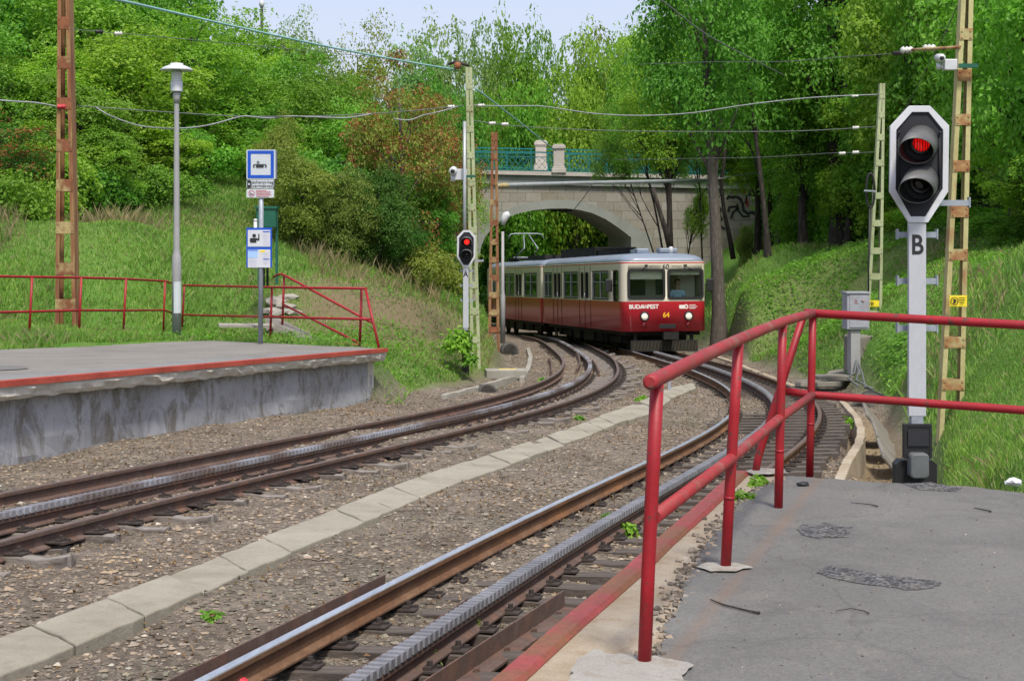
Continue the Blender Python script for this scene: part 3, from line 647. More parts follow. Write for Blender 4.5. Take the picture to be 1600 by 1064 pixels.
# ------------------------------------------------------------------ left platform
def left_platform():
    t=thing('station_platform',wb[1]+Vector((0,0,0)),'raised station platform with stained grey wall and red painted edge','platform')
    k_a=-14; K=(wb[1]-wb[0]).length
    zt_=lambda p: float(zlp(p.x,p.y))
    def top(k,off): p=wb[0]+wd*k+wn*off; p.z=zt_(p); return p
    # wall
    b=MB(); n=60; vs=[]
    for i in range(n+1):
        k=k_a+(K-k_a)*i/n; p=wb[0]+wd*k
        for j in range(7):
            zz=zt_(p)-.16-(j/6)*1.15; o=.02*math.sin(k*1.7+j)+random.uniform(-.012,.012)
            vs.append((p.x+wn.x*o,p.y+wn.y*o,zz))
    b.add(vs,[(i*7+j,i*7+j+1,(i+1)*7+j+1,(i+1)*7+j) for i in range(n) for j in range(6)])
    b.box(wb[1]+wd*.04+wn*1.2+Vector((0,0,zt_(wb[1])-wb[1].z-.75)),(.01,.01,.01))
    b.build('platform_wall',M['wall_paint'],t)
    b=MB(); c=wb[1]+wn*.10-wd*.05; zc=zt_(wb[1])
    b.bar((c.x,c.y,zc-.17),(c.x,c.y,zc-1.4),.22,.30,up=wd); b.build('end_pillar',M['lip'],t)
    # end wall going back
    b=MB(); p=wb[1]+wd*.0; q=p+wn*2.2; zz=zt_(p)
    b.bar((p.x,p.y,zz-.75),(q.x,q.y,zz-.75),.12,1.2); b.build('end_wall',M['wall_paint'],t)
    # crumbling lip
    b=MB(); n=150; vs=[]; rr=random.Random(9); ke=k1-.02
    for i in range(n+1):
        k=k_a+(ke-k_a)*i/n; w1=rr.uniform(-.025,.025); w2=rr.uniform(-.02,.03); w3=rr.uniform(-.015,.02)
        for off,dz in ((-LIP+.005,-.055),(-LIP+.0+w1,-.10+w3*.5),(-LIP+.02+w2,-.165+w3),(-LIP+.06,-.215+w3),(0.02,-.225+w3*.5),(.03,-.05)):
            p=wb[0]+wd*k+wn*off; vs.append((p.x,p.y,zt_(p)+dz))
    fs=[(i*6+j,i*6+(j+1)%6,(i+1)*6+(j+1)%6,(i+1)*6+j) for i in range(n) for j in range(6)]+[tuple(range(6)),tuple(n*6+j for j in range(6))[::-1]]
    b.add(vs,fs); b.build('crumbling_edge',M['lip'],t)
    # red edging steel
    pts=[top(k,-LIP-.012) for k in np.linspace(k_a,k1,40)]
    b=MB(); b.sweep([(.0,.012),(.0,-.06),(.012,-.06),(.012,.0),(-.10,.0),(-.10,.012)],[p+Vector((0,0,0)) for p in pts])
    b.build('red_edging',M['red_edge2'],t)
    b=MB(); p=top(k1-7.0,0)
    # surface: two asphalt strips
    back=[Vector((p.x,p.y,zt_(p))) for p in lp_back]
    far=back[0]-wd*14; far.z=zt_(far)
    mid=[top(k,.55+.1*math.sin(k*1.3)) for k in np.linspace(k_a,k1-1.2,40)]
    fr=[top(k,-LIP+.085) for k in np.linspace(k_a,k1-.02,40)]
    b=MB(); b.add(fr+mid[::-1],[list(range(len(fr)+len(mid)))]); o=b.build('edge_strip',M['asphalt2b'],t)
    b=MB(); poly=mid+[fr[-1]+wn*.12]+back[::-1]+[far]; poly=[p+Vector((0,0,-.004)) for p in poly]; b.add(poly,[list(range(len(poly)))]); b.build('platform_surface',M['asphalt2'],t)
    # cracked patch outline at the far left
    b=MB(); q=[hit(x,y,.006,zlp) for x,y in ((-40,571),(36,572),(46,575),(30,577),(-40,580))]; b.add(q,[[0,1,2,3,4]]); b.build('asphalt_patch',M['asphalt'],t)
left_platform()

# ------------------------------------------------------------------ right platform with its red edge
HP=1.58
zrp=lambda X,D: -HP+0*X
def pr(x,y): return hit(x,y,0,lambda X,D:-HP)
def right_platform():
    t=thing('station_platform',pr(1300,760),'foreground asphalt platform with rusty red edge and patched holes','platform')
    E=[pr(x,y) for x,y in ((790,1064),(892,973),(994,887),(1035,848),(1097,794),(1157,738))]
    d=(E[0]-E[-1]).normalized(); E=[E[0]+d*6]+E
    I=[pr(x,y) for x,y in ((1010,1064),(1052,955),(1075,905),(1105,850),(1145,800),(1180,765),(1225,748))]
    I=[I[0]+Vector((-.9,-6,0))]+[p for p in I]
    endp=[pr(x,y) for x,y in ((1225,741),(1300,745),(1370,751),(1450,754),(1510,757),(1600,768))]
    ext=endp[-1]+(endp[-1]-endp[0]).normalized()*5
    # body of the platform
    ol=[E[0]+Vector((.03,0,0))]+[p+Vector((.03,0,0)) for p in E[1:]]+[pr(1180,735)+Vector((0,.02,0))]+[p for p in endp]+[ext,Vector((ext.x,E[0].y,-HP))]
    rr=random.Random(4); dense=[]
    for i in range(len(ol)):
        a,b_=ol[i],ol[(i+1)%len(ol)]; n=max(1,int((b_-a).length/.07)) if i<len(ol)-3 else 1
        for k in range(n): dense.append(a.lerp(b_,k/n)+(Vector((rr.uniform(-.012,.012),rr.uniform(-.012,.012),0)) if k else Vector((0,0,0))))
    b=MB(); n=len(dense); vs=[(p.x,p.y,-HP-.012) for p in dense]+[(p.x,p.y,-HP-1.6) for p in dense]
    b.add(vs,[list(range(n))]+[(i,n+i,n+(i+1)%n,(i+1)%n) for i in range(n)]); b.build('concrete_body',M['edge_conc'],t)
    # asphalt sheet with crumbled border
    pol=I[:]; pol+= [p-Vector((0,.07,0)) for p in endp]+[ext-Vector((0,.1,0)),Vector((ext.x,E[0].y,-HP))]
    dn=[]
    for i in range(len(pol)):
        a,b_=pol[i],pol[(i+1)%len(pol)]; n=max(1,int((b_-a).length/.045)) if i<len(pol)-3 else 1
        for k in range(n): dn.append(a.lerp(b_,k/n)+Vector((rr.gauss(0,.011),rr.gauss(0,.011),0))*(1 if i<len(pol)-3 else 0))
    b=MB(); n=len(dn); b.add([(p.x,p.y,-HP) for p in dn]+[(p.x,p.y,-HP-.03) for p in dn],[list(range(n))]+[(i,n+i,n+(i+1)%n,(i+1)%n) for i in range(n)]); b.build('asphalt_surface',M['asphalt'],t)
    # red steel edging
    b=MB(); b.sweep([(-.06,-.10),(.05,-.10),(.058,-.006),(.04,.012),(-.04,.012),(-.06,-.006)],[p+Vector((0,0,0)) for p in E]); b.build('red_edging',M['red_edge'],t)
    # coarse patches
    def pat(px,m,name,h=.005,amp=.02,seed=1,lab=None):
        q=[pr(x,y) for x,y in px]; r2=random.Random(seed); o=[]
        for i in range(len(q)):
            a,b_=q[i],q[(i+1)%len(q)]; k=max(2,int((b_-a).length/.03))
            for j in range(k): o.append(a.lerp(b_,j/k)+Vector((r2.gauss(0,amp*.4),r2.gauss(0,amp),h)))
        bb=MB(); c=sum(o,Vector())/len(o); n=len(o)
        bb.add(o+[c],[(i,(i+1)%n,n) for i in range(n)]); ob=bb.build(name,m,t)
        if lab: ob['label']=lab
    pat([(1244,826),(1256,818),(1290,817),(1315,823),(1334,824),(1326,829),(1322,840),(1280,841),(1252,836)],M['patch'],'asphalt_patch',h=.003,seed=2,amp=.012)
    pat([(1276,896),(1292,884),(1330,889),(1380,898),(1440,905),(1473,910),(1450,919),(1420,922),(1360,914),(1300,904)],M['patch'],'asphalt_patch',h=.003,seed=3,amp=.010)
    pat([(1410,756),(1450,754),(1505,762),(1490,768),(1440,766)],M['patch'],'asphalt_patch',h=.003,seed=4,amp=.012)
    pat([(890,1064),(905,1030),(930,1017),(960,1028),(1010,1026),(1060,1036),(1085,1044),(1068,1058),(1072,1085),(890,1085)],M['white_conc'],'concrete_footing',h=.012,amp=.012,seed=6)
    pat([(1088,888),(1102,882),(1130,881),(1160,883),(1176,889),(1150,895),(1110,895)],M['white_conc'],'concrete_footing',h=.010,amp=.008,seed=7)
    pat([(1166,738),(1180,733),(1225,735),(1232,741),(1180,744)],M['white_conc'],'concrete_footing',h=.010,amp=.01,seed=8)
right_platform()
def crumbs():
    r=random.Random(77); b=MB()
    I=[pr(x,y) for x,y in ((1010,1064),(1052,955),(1075,905),(1105,850),(1145,800),(1180,765),(1225,748))]
    for k in range(420):
        j=r.randrange(len(I)-1); p=I[j].lerp(I[j+1],r.random())+Vector((r.gauss(-.02,.035),r.gauss(0,.03),-.006)); s_=r.uniform(.004,.016)
        b.box(p,(s_*2,s_*1.6,s_),(r.uniform(-.5,.5),r.uniform(-.5,.5),r.uniform(0,3)))
    for k in range(260):
        y=r.uniform(760,1060); x=r.uniform(1120,1600); p=pr(x,y)+Vector((0,0,.001)); s_=r.uniform(.0015,.005)
        b.box(p,(s_*2,s_*1.5,s_),(r.uniform(-.5,.5),r.uniform(-.5,.5),r.uniform(0,3)))
    tag(b.build('asphalt_crumbs',M['stones']),None,None,None,'stuff')
crumbs()

# ------------------------------------------------------------------ red tubular railings
def near_railing():
    D=lambda y: HP*F/(y-YH)
    b=[(1006,1036),(1133,886),(1216,793),(1265,738)]; tp=[(1027,592),(1154,531),(1223,503),(1270,489.5)]; md=[(1022,808),(1143,716),(1218,653.5),(1270,617)]
    Ds=[D(y) for _,y in b]
    t=thing('handrail',P(*b[0],Ds[0]),'long red tubular handrail with faded top rail turning the corner of the near platform','railing')
    for i in range(4):
        q=MB(); B=P(*b[i],Ds[i]); T=P(*tp[i],Ds[i])
        q.tube([B+Vector((0,0,-.05)),B.lerp(T,.33),B.lerp(T,.66),T],.0255,14); q.tube([B+(T-B)*.30,B+(T-B)*.312],.0275,14) if i else None
        o=q.build('post',M['red_paint'],t)
    T=[P(*tp[i],Ds[i]) for i in range(4)]; end=T[0]+(T[0]-T[1]).normalized()*.115
    RT_=P(1600,508,9.88); ro=RT_+(RT_-T[3]).normalized()*2.2
    q=MB(); pts=[end,end+(T[0]-end)*.12]
    for i in range(4):
        pts+= [T[i]] if i==0 else [T[i-1].lerp(T[i],.5)+Vector((0,0,.002)),T[i]]
    q.tube([end-(T[0]-end)*.06]+pts,[.018]+[.0285]*len(pts),16); q.build('top_rail',M['red_worn'],t)
    q=MB(); st=T[3]+(T[3]-RT_).normalized()*.055; q.tube([st,T[3],RT_,ro],.028,16); q.build('top_rail',M['red_paint'],t)
    Mi=[P(*md[i],Ds[i]) for i in range(4)]
    q=MB(); q.tube([Mi[0],Mi[1],Mi[2],Mi[3]],.0265,16)
    q.build('middle_rail',M['red_worn'],t)
    MR=P(1600,641,9.88); q=MB(); q.tube([P(1226,611,10.66),Mi[3],MR,MR+(MR-Mi[3]).normalized()*2.2],.0265,16); q.build('middle_rail',M['red_paint'],t)
    q=MB(); bb=P(1180,736,10.66); q.tube([bb+Vector((0,0,-.03)),P(1184,718,10.66),P(1189,700,10.66),P(1222,598,10.64),P(1257,488,10.64)],.0255,14); q.build('brace',M['red_paint'],t)
    q=MB(); pz=MR+(MR-Mi[3]).normalized()*1.2; q.tube([(pz.x,pz.y,-HP-.03),(pz.x+.01,pz.y,-.57)],.0255,14); q.build('post',M['red_paint'],t)
near_railing()
def far_railing(name,posts,top,mid,label,brace=None,r=.026):
    Dp=[hit(x,y,0,zlp).y for x,y,_,_ in posts]
    xs=[p[0] for p in posts]
    def dd(x):
        if len(xs)==1: return Dp[0]
        if x<xs[0]: return Dp[0]+(Dp[1]-Dp[0])/(xs[1]-xs[0])*(x-xs[0])
        if x>xs[-1]: return Dp[-1]+(Dp[-1]-Dp[-2])/(xs[-1]-xs[-2])*(x-xs[-1])
        return float(np.interp(x,xs,Dp))
    t=thing(name,P(posts[0][0],posts[0][1],Dp[0]),label,'railing')
    for (x,y,x2,y2),d in zip(posts,Dp):
        q=MB(); q.tube([P(x,y+3,d),P(x2,y2,d)],r,10); q.build('post',M['red_paint'],t)
    q=MB(); q.tube([P(x,y,dd(x)) for x,y in top],r*1.05,10); q.build('top_rail',M['red_paint'],t)
    q=MB(); q.tube([P(x,y,dd(x)) for x,y in mid],r,10); q.build('middle_rail',M['red_paint'],t)
    if brace: q=MB(); q.tube([P(x,y,dd(x)) for x,y in brace],r,10); q.build('brace',M['red_paint'],t)
far_railing('handrail',[(45,533,50,434),(123,531,127,434),(192,528,197,436),(255,520,258,440)],[(-90,430.5),(0,432),(127,434),(197,436),(258,439.5),(270,443)],[(-90,489),(0,488),(50,487),(125,485),(195,485.3),(256,484.7),(269,489)],
    'red handrail in the grass left of the lamp post, before the rusty pole')
far_railing('handrail',[(284,518,288,446),(422,531,425,449),(562,541,565,451)],[(286,446),(288,446),(425,449),(572,451)],[(285,492),(288,492),(425,495.5),(582,499)],
    'red handrail right of the lamp post ending in a slanting brace',[(592,543),(571,451)])
t=thing('stair_handrail',P(441,508,37),'sloping red handrail of the broken steps behind the platform end','railing')
q=MB(); q.tube([P(441,510,37),P(444,432,37)],.027,10); q.build('post',M['red_paint'],t)
q=MB(); q.tube([P(427,433.5,37.6),P(434,429,37.2),P(440,428.3,37),P(446,431,36.9),P(580,503.5,32.6)],.027,10); q.build('top_rail',M['red_paint'],t)
q=MB(); q.tube([P(442,475.5,37),P(561,536,33.2)],.026,10); q.build('middle_rail',M['red_paint'],t)
q=MB(); q.bar(P(518,536.5,33.5),P(570,540.5,32.4),.16,.04); o=q.build('red_beam',M['red_edge2']); tag(o,'short red beam lying at the foot of the sloping handrail','beam')
# broken concrete steps
t=thing('concrete_steps',P(460,520,37),'broken concrete stringer and step stones beside the sloping red handrail','steps')
q=MB(); A=P(414,497,38); B=P(418,530,36.6); C=P(487,533.5,34.6)
d=Vector((.12,.16,0)); q.add([A,B,C,A+d*2,B+d*2,C+d*2],[(0,1,2),(5,4,3),(0,3,4,1),(1,4,5,2),(2,5,3,0)]); q.build('stringer',M['old_stone'],t)
rs=random.Random(8)
for x,y,w,h in ((430,474,.45,.15),(446,482,.4,.13),(425,488,.5,.12),(448,468,.3,.12),(438,491,.42,.10),(460,491,.3,.10)):
    q=bmesh.new(); bmesh.ops.create_icosphere(q,subdivisions=2,radius=1); c=ghit(x,y)
    for v in q.verts: v.co=Vector((v.co.x*w*.55,v.co.y*.3,v.co.z*h*.8))*rs.uniform(.8,1.15)
    me=bpy.data.meshes.new('step_stone'); q.to_mesh(me); q.free(); o=link('step_stone',me,t,M['concrete']); o.location=c-t.location+Vector((0,0,.04)); o.rotation_euler=(rs.uniform(-.3,.3),rs.uniform(-.3,.3),rs.uniform(0,3))
q=MB(); q.box(P(385,508.5,36.5),(1.25,.9,.05),(0,.02,.2)); tag(q.build('concrete_slab',M['concrete']),'flat worn concrete slab lying in the grass left of the sign post','slab')

# ------------------------------------------------------------------ lattice poles
def lattice(label,D,top,bot,wt_,wb_,plates,mat,pm,leg=.085,depth=.22,foot=None,ph=.14,lx=None,extra=0,dz=.6):
    """top, bot: pixel of the pole's axis; widths in pixels; plates: pixel rows of the batten plates"""
    px=D/F; t=thing('lattice_pole',P(bot[0],bot[1],D)-Vector((0,0,dz)),label,'catenary pole','riveted steel poles along the line')
    def ax(y): k=(y-bot[1])/(top[1]-bot[1]); return bot[0]+(top[0]-bot[0])*k, (wb_+(wt_-wb_)*k)*px
    yb=bot[1]+dz/px; y0_,y1_=top[1]-extra,yb
    for s in (-1,1):
        q=MB(); pts=[]
        for y in np.linspace(y1_,y0_,12):
            x,w=ax(y); pts.append(P(x,y,D)+Vector((s*(w/2-leg/2),0,0)))
        for dy in (-depth/2,depth/2):
            for i in range(11): q.bar(pts[i]+Vector((0,dy,0)),pts[i+1]+Vector((0,dy,0)),leg,.012,up=(0,1,0))
        for i in range(11): q.bar(pts[i]+Vector((s*leg*.45,0,0)),pts[i+1]+Vector((s*leg*.45,0,0)),.012,depth-.013,up=(0,1,0))
        o=q.build('leg',[mat],t)
    for y in plates:
        x,w=ax(y); c=P(x,y,D)
        q=MB(); q.box(c+Vector((0,depth/2+.011,0)),(w*.985,.009,ph)); q.build('batten_plate',pm,t)
        q=MB(); q.box(c+Vector((0,-depth/2-.011,0)),(w*.985,.009,ph))
        for sx in (-1,1):
            for sz in (-1,1): q.tube([c+Vector((sx*(w/2-leg*.5),-depth/2-.014,sz*ph*.28)),c+Vector((sx*(w/2-leg*.5),-depth/2-.026,sz*ph*.28))],.012,6)
        q.build('batten_plate',pm,t)
    return t,ax
lattice('tall rusty lattice pole behind the left red handrail, rising out of the picture',35,(102.5,-10),(106,517),18,33,(38,99,163,228,290,356,420,476),M['lattice_old'],M['lattice_rust'],leg=.085,depth=.34,ph=.26,extra=40,dz=.5)
pole_r,_=lattice('yellowed rusty lattice pole right of the near signal, rising out of the picture',21.5,(1509,0),(1485,652),19,37,(55,119,188,260,331,398,534,600),M['lattice_yellow'],M['plate_mix'],leg=.062,depth=.15,ph=.15,extra=60,dz=.35)
pole_m,_=lattice('pale green lattice pole behind the far signal with a camera on it',38,(732.5,106),(743.5,572),10,15,(135,170,202,243,286,324,360,445,486,530),M['lattice_green'],M['lattice_green'],leg=.07,depth=.16,ph=.16,dz=.3)
lattice('slim rusty lattice pole between the far signal and the tram',46,(772.5,207),(771.5,541),9.5,18,(216,230,246,285,317,348,378,406,434,461,488,515),M['lattice_old'],M['lattice_rust'],leg=.075,depth=.16,ph=.17,dz=.35)
lattice('thin green and rust lattice pole beside the grey equipment cabinet',40,(1378,131),(1364,522),8,25,(150,180,215,255,306,349,392,432,490),M['lattice_green'],M['lattice_green'],leg=.07,depth=.16,ph=.16,dz=.4)
# fittings on the poles
t=thing('warning_plate',P(1494,470,21.4)+Vector((0,-.1,0)),'yellow warning plate with a black hand sign on the near yellowed lattice pole','warning sign')
q=MB(); q.box(P(1494,470,21.38)+Vector((0,-.1,0)),(.235,.006,.15)); bevel(q.build('plate',M['sign_yellow'],t),.004)
def hand_icon(c,s,par,m=M['black']):
    q=MB(); n=24; out=[(math.cos(2*math.pi*i/n)*s,math.sin(2*math.pi*i/n)*s) for i in range(n)]; inn=[(a*.84,b*.84) for a,b in out]
    q.ring(out,inn,c,(1,0,0),(0,0,1),.003)
    q.prism([(-.32*s,-.5*s),(.3*s,-.5*s),(.42*s,.0),(.5*s,.1*s),(.38*s,.14*s),(.25*s,-.02*s),(.25*s,.45*s),(.12*s,.5*s),(.05*s,.46*s),(.0,.52*s),(-.1*s,.46*s),(-.18*s,.42*s),(-.28*s,.1*s)],c,(1,0,0),(0,0,1),.003)
    q.build('hand_symbol',m,par)
c=P(1488,470,21.37)+Vector((0,-.105,0)); hand_icon(c,.052,t)
q=MB()
for i,w in enumerate((.09,.08,.05)): q.box(P(1499.5,465+i*4,21.37)+Vector((0,-.106,0)),(w,.003,.008))
q.build('lettering',M['yellow_dim'],t)
t=thing('warning_plate',P(1365,474,39.8),'small yellow warning plate on the thin green pole by the grey cabinet','warning sign')
q=MB(); q.box(P(1365,474,39.8)+Vector((0,-.1,0)),(.23,.006,.155)); q.build('plate',M['sign_yellow'],t)
hand_icon(P(1361,474,39.79)+Vector((0,-.106,0)),.05,t)
def cctv(label,cx,cy,D,bx,by,gx0,gx1,gy):
    t=thing('security_camera',P(cx,cy,D),label,'security camera','security cameras on the poles'); k=D/F
    q=MB(); q.lathe([(.001,0),(9*k*.62,.01),(9*k*.7,.03),(9*k*.7,.24),(9*k*.5,.27)],P(cx,cy,D)+Vector((0,-.16,0)),16,axis=(0.05,1,.12)); q.build('camera_body',M['lamp_white'],t)
    q=MB(); q.lathe([(.001,0),(9*k*.36,.001),(9*k*.36,.02)],P(cx,cy,D)+Vector((-.003,-.175,-.003)),14,axis=(0.05,1,.12)); q.build('lens',M['black'],t)
    q=MB(); q.tube([P(cx,cy+6,D),P(cx,cy+16,D)],6.5*k*.6,12); q.tube([P(cx,cy+14,D),P(bx,by,D)],2*k,8); q.build('mount',M['lamp_white'],t)
    q=MB(); q.box(P(bx,by,D),(20*k,.14,17*k)); bevel(q.build('junction_box',M['lamp_white'],t),.01)
    q=MB(); q.bar(P(gx0,gy,D)+Vector((0,-.1,0)),P(gx1,gy,D)+Vector((0,-.1,0)),.05,.055); q.build('bracket',M['green_box'],t)
cctv('white camera and box on a green bracket on the near yellowed lattice pole',1467,93,21.4,1484,102,1495,1524,104.5)
def cctv_far():
    pass
cctv('white camera and box on the pale green pole above the far signal',708,268,37.6,720,273,727,743,276)

# ------------------------------------------------------------------ signals
def signal(D,xc,ytop,label,letter,base_drop,skew=(-.44,-.36),red='redlens'):
    k=11.6/F; c=P(xc,ytop,D)                       # local metres from the near signal's pixels
    t=thing('railway_signal',c-Vector((0,0,(650-166)*k+base_drop)),label,'signal','light signals')
    L=lambda x,y,dy=0: c+Vector(((x-1435)*k,dy,-(y-166)*k))
    L2=lambda pts:[((x-1435)*k,-(y-166)*k) for x,y in pts]
    outer=[(1420,166),(1452,166),(1482,197),(1480.5,300),(1449,348),(1419,348),(1389,300),(1390,198)]
    inner=[(1424,176),(1450,176),(1472.5,204),(1471.5,296),(1445,338.5),(1422,338.5),(1398.5,296),(1399.5,204)]
    q=MB(); q.ring(L2(outer),L2(inner),c+Vector((0,-.022,0)),(1,0,0),(0,0,1),-.03); bevel(q.build('board_rim',M['rim_white'],t),.003)
    q=MB(); q.prism(L2(inner),c+Vector((0,-.006,0)),(1,0,0),(0,0,1),-.014); q.build('board',M['signal_black'],t)
    q=MB(); q.prism([(a*.98,b) for a,b in L2(inner)],c+Vector((0,.012,0)),(1,0,0),(0,0,1),-.16); q.build('housing',M['signal_black'],t)
    for yy,lit in ((226,True),(287,False)):
        ctr=L(1438,yy-2,-.006)
        q=MB(); q.lathe([(.085,.0),(.085,-.02),(.078,-.025)],ctr,24,axis=(0,1,0)); q.build('lens_holder',M['black'],t)
        q=MB(); q.lathe([(.001,-.012),(.03,-.01),(.05,-.004),(.066,.008)],ctr+Vector((0,-.03,0)),24,axis=(0,1,0)); 
        o=q.build('lens',M[red] if lit else M['darklens'],t); o['label']='lit red lens' if lit else 'dark unlit lens'
        q=MB(); n=32; vs=[]; fs=[]; r0=.130; r1=.122; sx=Vector((1,0,0)); sz=Vector((0,0,1)); vs2=[]; fs2=[]
        for i in range(n):
            a=2*math.pi*i/n; e=sx*math.cos(a)+sz*math.sin(a); ln=.09+.19*(.5+.5*math.cos(a-R(105)))
            off=Vector((skew[0],-1,skew[1]))*ln; b0=ctr+Vector((0,-.012,0))
            for r_,o_ in ((r0,Vector()),(r1,off),(r1-.005,off),(r0-.006,Vector())): vs.append(b0+e*r_+o_)
            vs2+=[b0+e*(r0-.0075),b0+e*(r1-.0065)+off*.985]
        for i in range(n):
            k2=(i+1)%n
            for j in range(4): fs.append((i*4+j,i*4+(j+1)%4,k2*4+(j+1)%4,k2*4+j))
            fs2.append((2*i,2*i+1,2*k2+1,2*k2))
        q.add(vs,fs,True); o=q.build('hood',[M['hood']],t)
        q=MB(); q.add(vs2,fs2,True); q.build('hood_lining',M['black'],o)
    for x in (1403,1467):
        q=MB(); q.tube([L(x,208,-.016),L(x,292,-.016)],.008,8); q.lathe([(.012,0),(.012,.01),(.004,.014)],L(x,208,-.03),8,axis=(0,-1,0)); q.build('hinge_rod',M['signal_black'],t)
    q=MB(); q.box(L(1433,499,.01),(27*k,.045,302*k)); bevel(q.build('mast_board',M['signal_white'],t),.003)
    text('letter',letter,.20,L(1432.5,384,-.0135)-t.location,(R(90),0,0),M['text_black'],t,.001,sx=.82,bold=.004)
    q=MB(); q.box(L(1433,560,.06),(.075,.05,380*k)); q.build('mast_post',M['galv'],t)
    for yy in (317,367,440,514):
        w=(1438,62) if yy!=317 else (1495,50)
        q=MB(); q.bar(L(w[0]-w[1]/2,yy,.10),L(w[0]+w[1]/2,yy,.10),.05,.042); 
        for e in (-1,1): q.box(L(w[0]+e*w[1]/2,yy-1,.10),(.01,.06,.075))
        q.build('bracket',M['galv'],t)
    q=MB(); q.box(L(1433,655,.02),(.085,.06,.10)); q.build('lower_post',M['galv'],t)
    q=MB()
    q.ring(rrect(-.10,-.125,.10,.125,.012,2),rrect(-.082,-.105,.082,.105,.006,2),L(1431.5,688,-.06),(1,0,0),(0,0,1),-.02)
    q.box(L(1431.5,688,-.02),(.195,.07,.245)); q.build('relay_box',M['rubber'],t)
    q=MB(); q.box(L(1431.5,683,-.062),(.15,.012,.11)); q.build('box_window',M['signal_black'],t)
    q=MB(); q.prism(rrect(-.067,-.09,.067,.09,.03,4),L(1430,724,-.14),(1,0,0),(0,0,1),-.12); bevel(q.build('cable_head',M['cable'],t),.012)
    for s in (-1,1):
        q=MB(); q.prism([(-.06,-.12),(.06,-.12),(.06,.06),(.03,.09),(-.03,.09),(-.06,.06)],L(1431+s*19,738,-.02),(1,0,0),(0,0,1),-.12); q.build('foot',M['rubber'],t)
    q=MB(); q.box(L(1431.5,745,.03)-Vector((0,0,.35)),(.16,.12,.75)); q.build('foundation_post',M['rubber'],t)
    return t,L
signal(11.6,1435,166,'tall two-lens railway signal lettered B, red lit, beside the near red railing','B',1.0)
tA,LA=signal(36.8,728.5,360,'far two-lens railway signal lettered A, red lit, in front of the green pole','A',1.0,(-.05,-.06),'redlens_far')
q=MB(); q.tube([P(726,190,37.4),P(726,430,37.4)],.04,10); q.build('conduit',M['pipe'],tA)

# ------------------------------------------------------------------ lamp post, stop sign, green cabinet
def lamp_post():
    b=hit(276,530,0,zlp); D=b.y; k=D/F
    t=thing('street_lamp',b,'grey lamp post with a white mushroom shade standing at the platform edge of the grass','street lamp')
    z=lambda y: P(276,y,D).z-b.z
    q=MB(); q.lathe([(7.3*k,-.1),(7.3*k,z(404)),(6.6*k,z(400)),(5.2*k,z(392)),(5.0*k,z(388)),(4.6*k,z(300)),(3.9*k,z(160)),(3.9*k,z(150))],b,20); q.build('post',M['grey_paint'],t)
    q=MB(); q.lathe([(5.1*k,z(161)),(5.1*k,z(154)),(5.8*k,z(152)),(5.8*k,z(144))],b,20); q.build('collar',M['grey_paint'],t)
    q=MB(); q.lathe([(9.6*k,z(144)),(9.6*k,z(142)),(9.2*k,z(141)),(9.2*k,z(128)),(8.6*k,z(127.5))],b,24); q.build('lamp_base',M['lamp_white'],t)
    q=MB(); pr_=[]
    for i in range(5): y=127.5-i*3; pr_+=[(7.4*k,z(y)),(8.8*k,z(y-.4)),(8.8*k,z(y-1.2)),(7.4*k,z(y-1.7))]
    q.lathe(pr_+[(7.4*k,z(111))],b,24); q.build('louvre',M['glass_white'],t)
    q=MB(); q.lathe([(7*k,z(110)),(25*k,z(111)),(25.6*k,z(109.6)),(21*k,z(106)),(14*k,z(103.2)),(10.2*k,z(102)),(10*k,z(99.5)),(3*k,z(98.6)),(.01,z(98.5))],b,32); q.build('lamp_shade',M['lamp_white'],t)
    q=MB(); n=10; vs=[]; 
    for i in range(n+1):
        a=R(-115+105*i/n)
        for y in (440,489): vs.append(b+Vector((math.cos(a)*7.45*k,math.sin(a)*7.45*k,z(y))))
    q.add(vs,[(2*i,2*i+1,2*i+3,2*i+2) for i in range(n)],True); q.build('notice',M['sign_white'],t)
lamp_post()
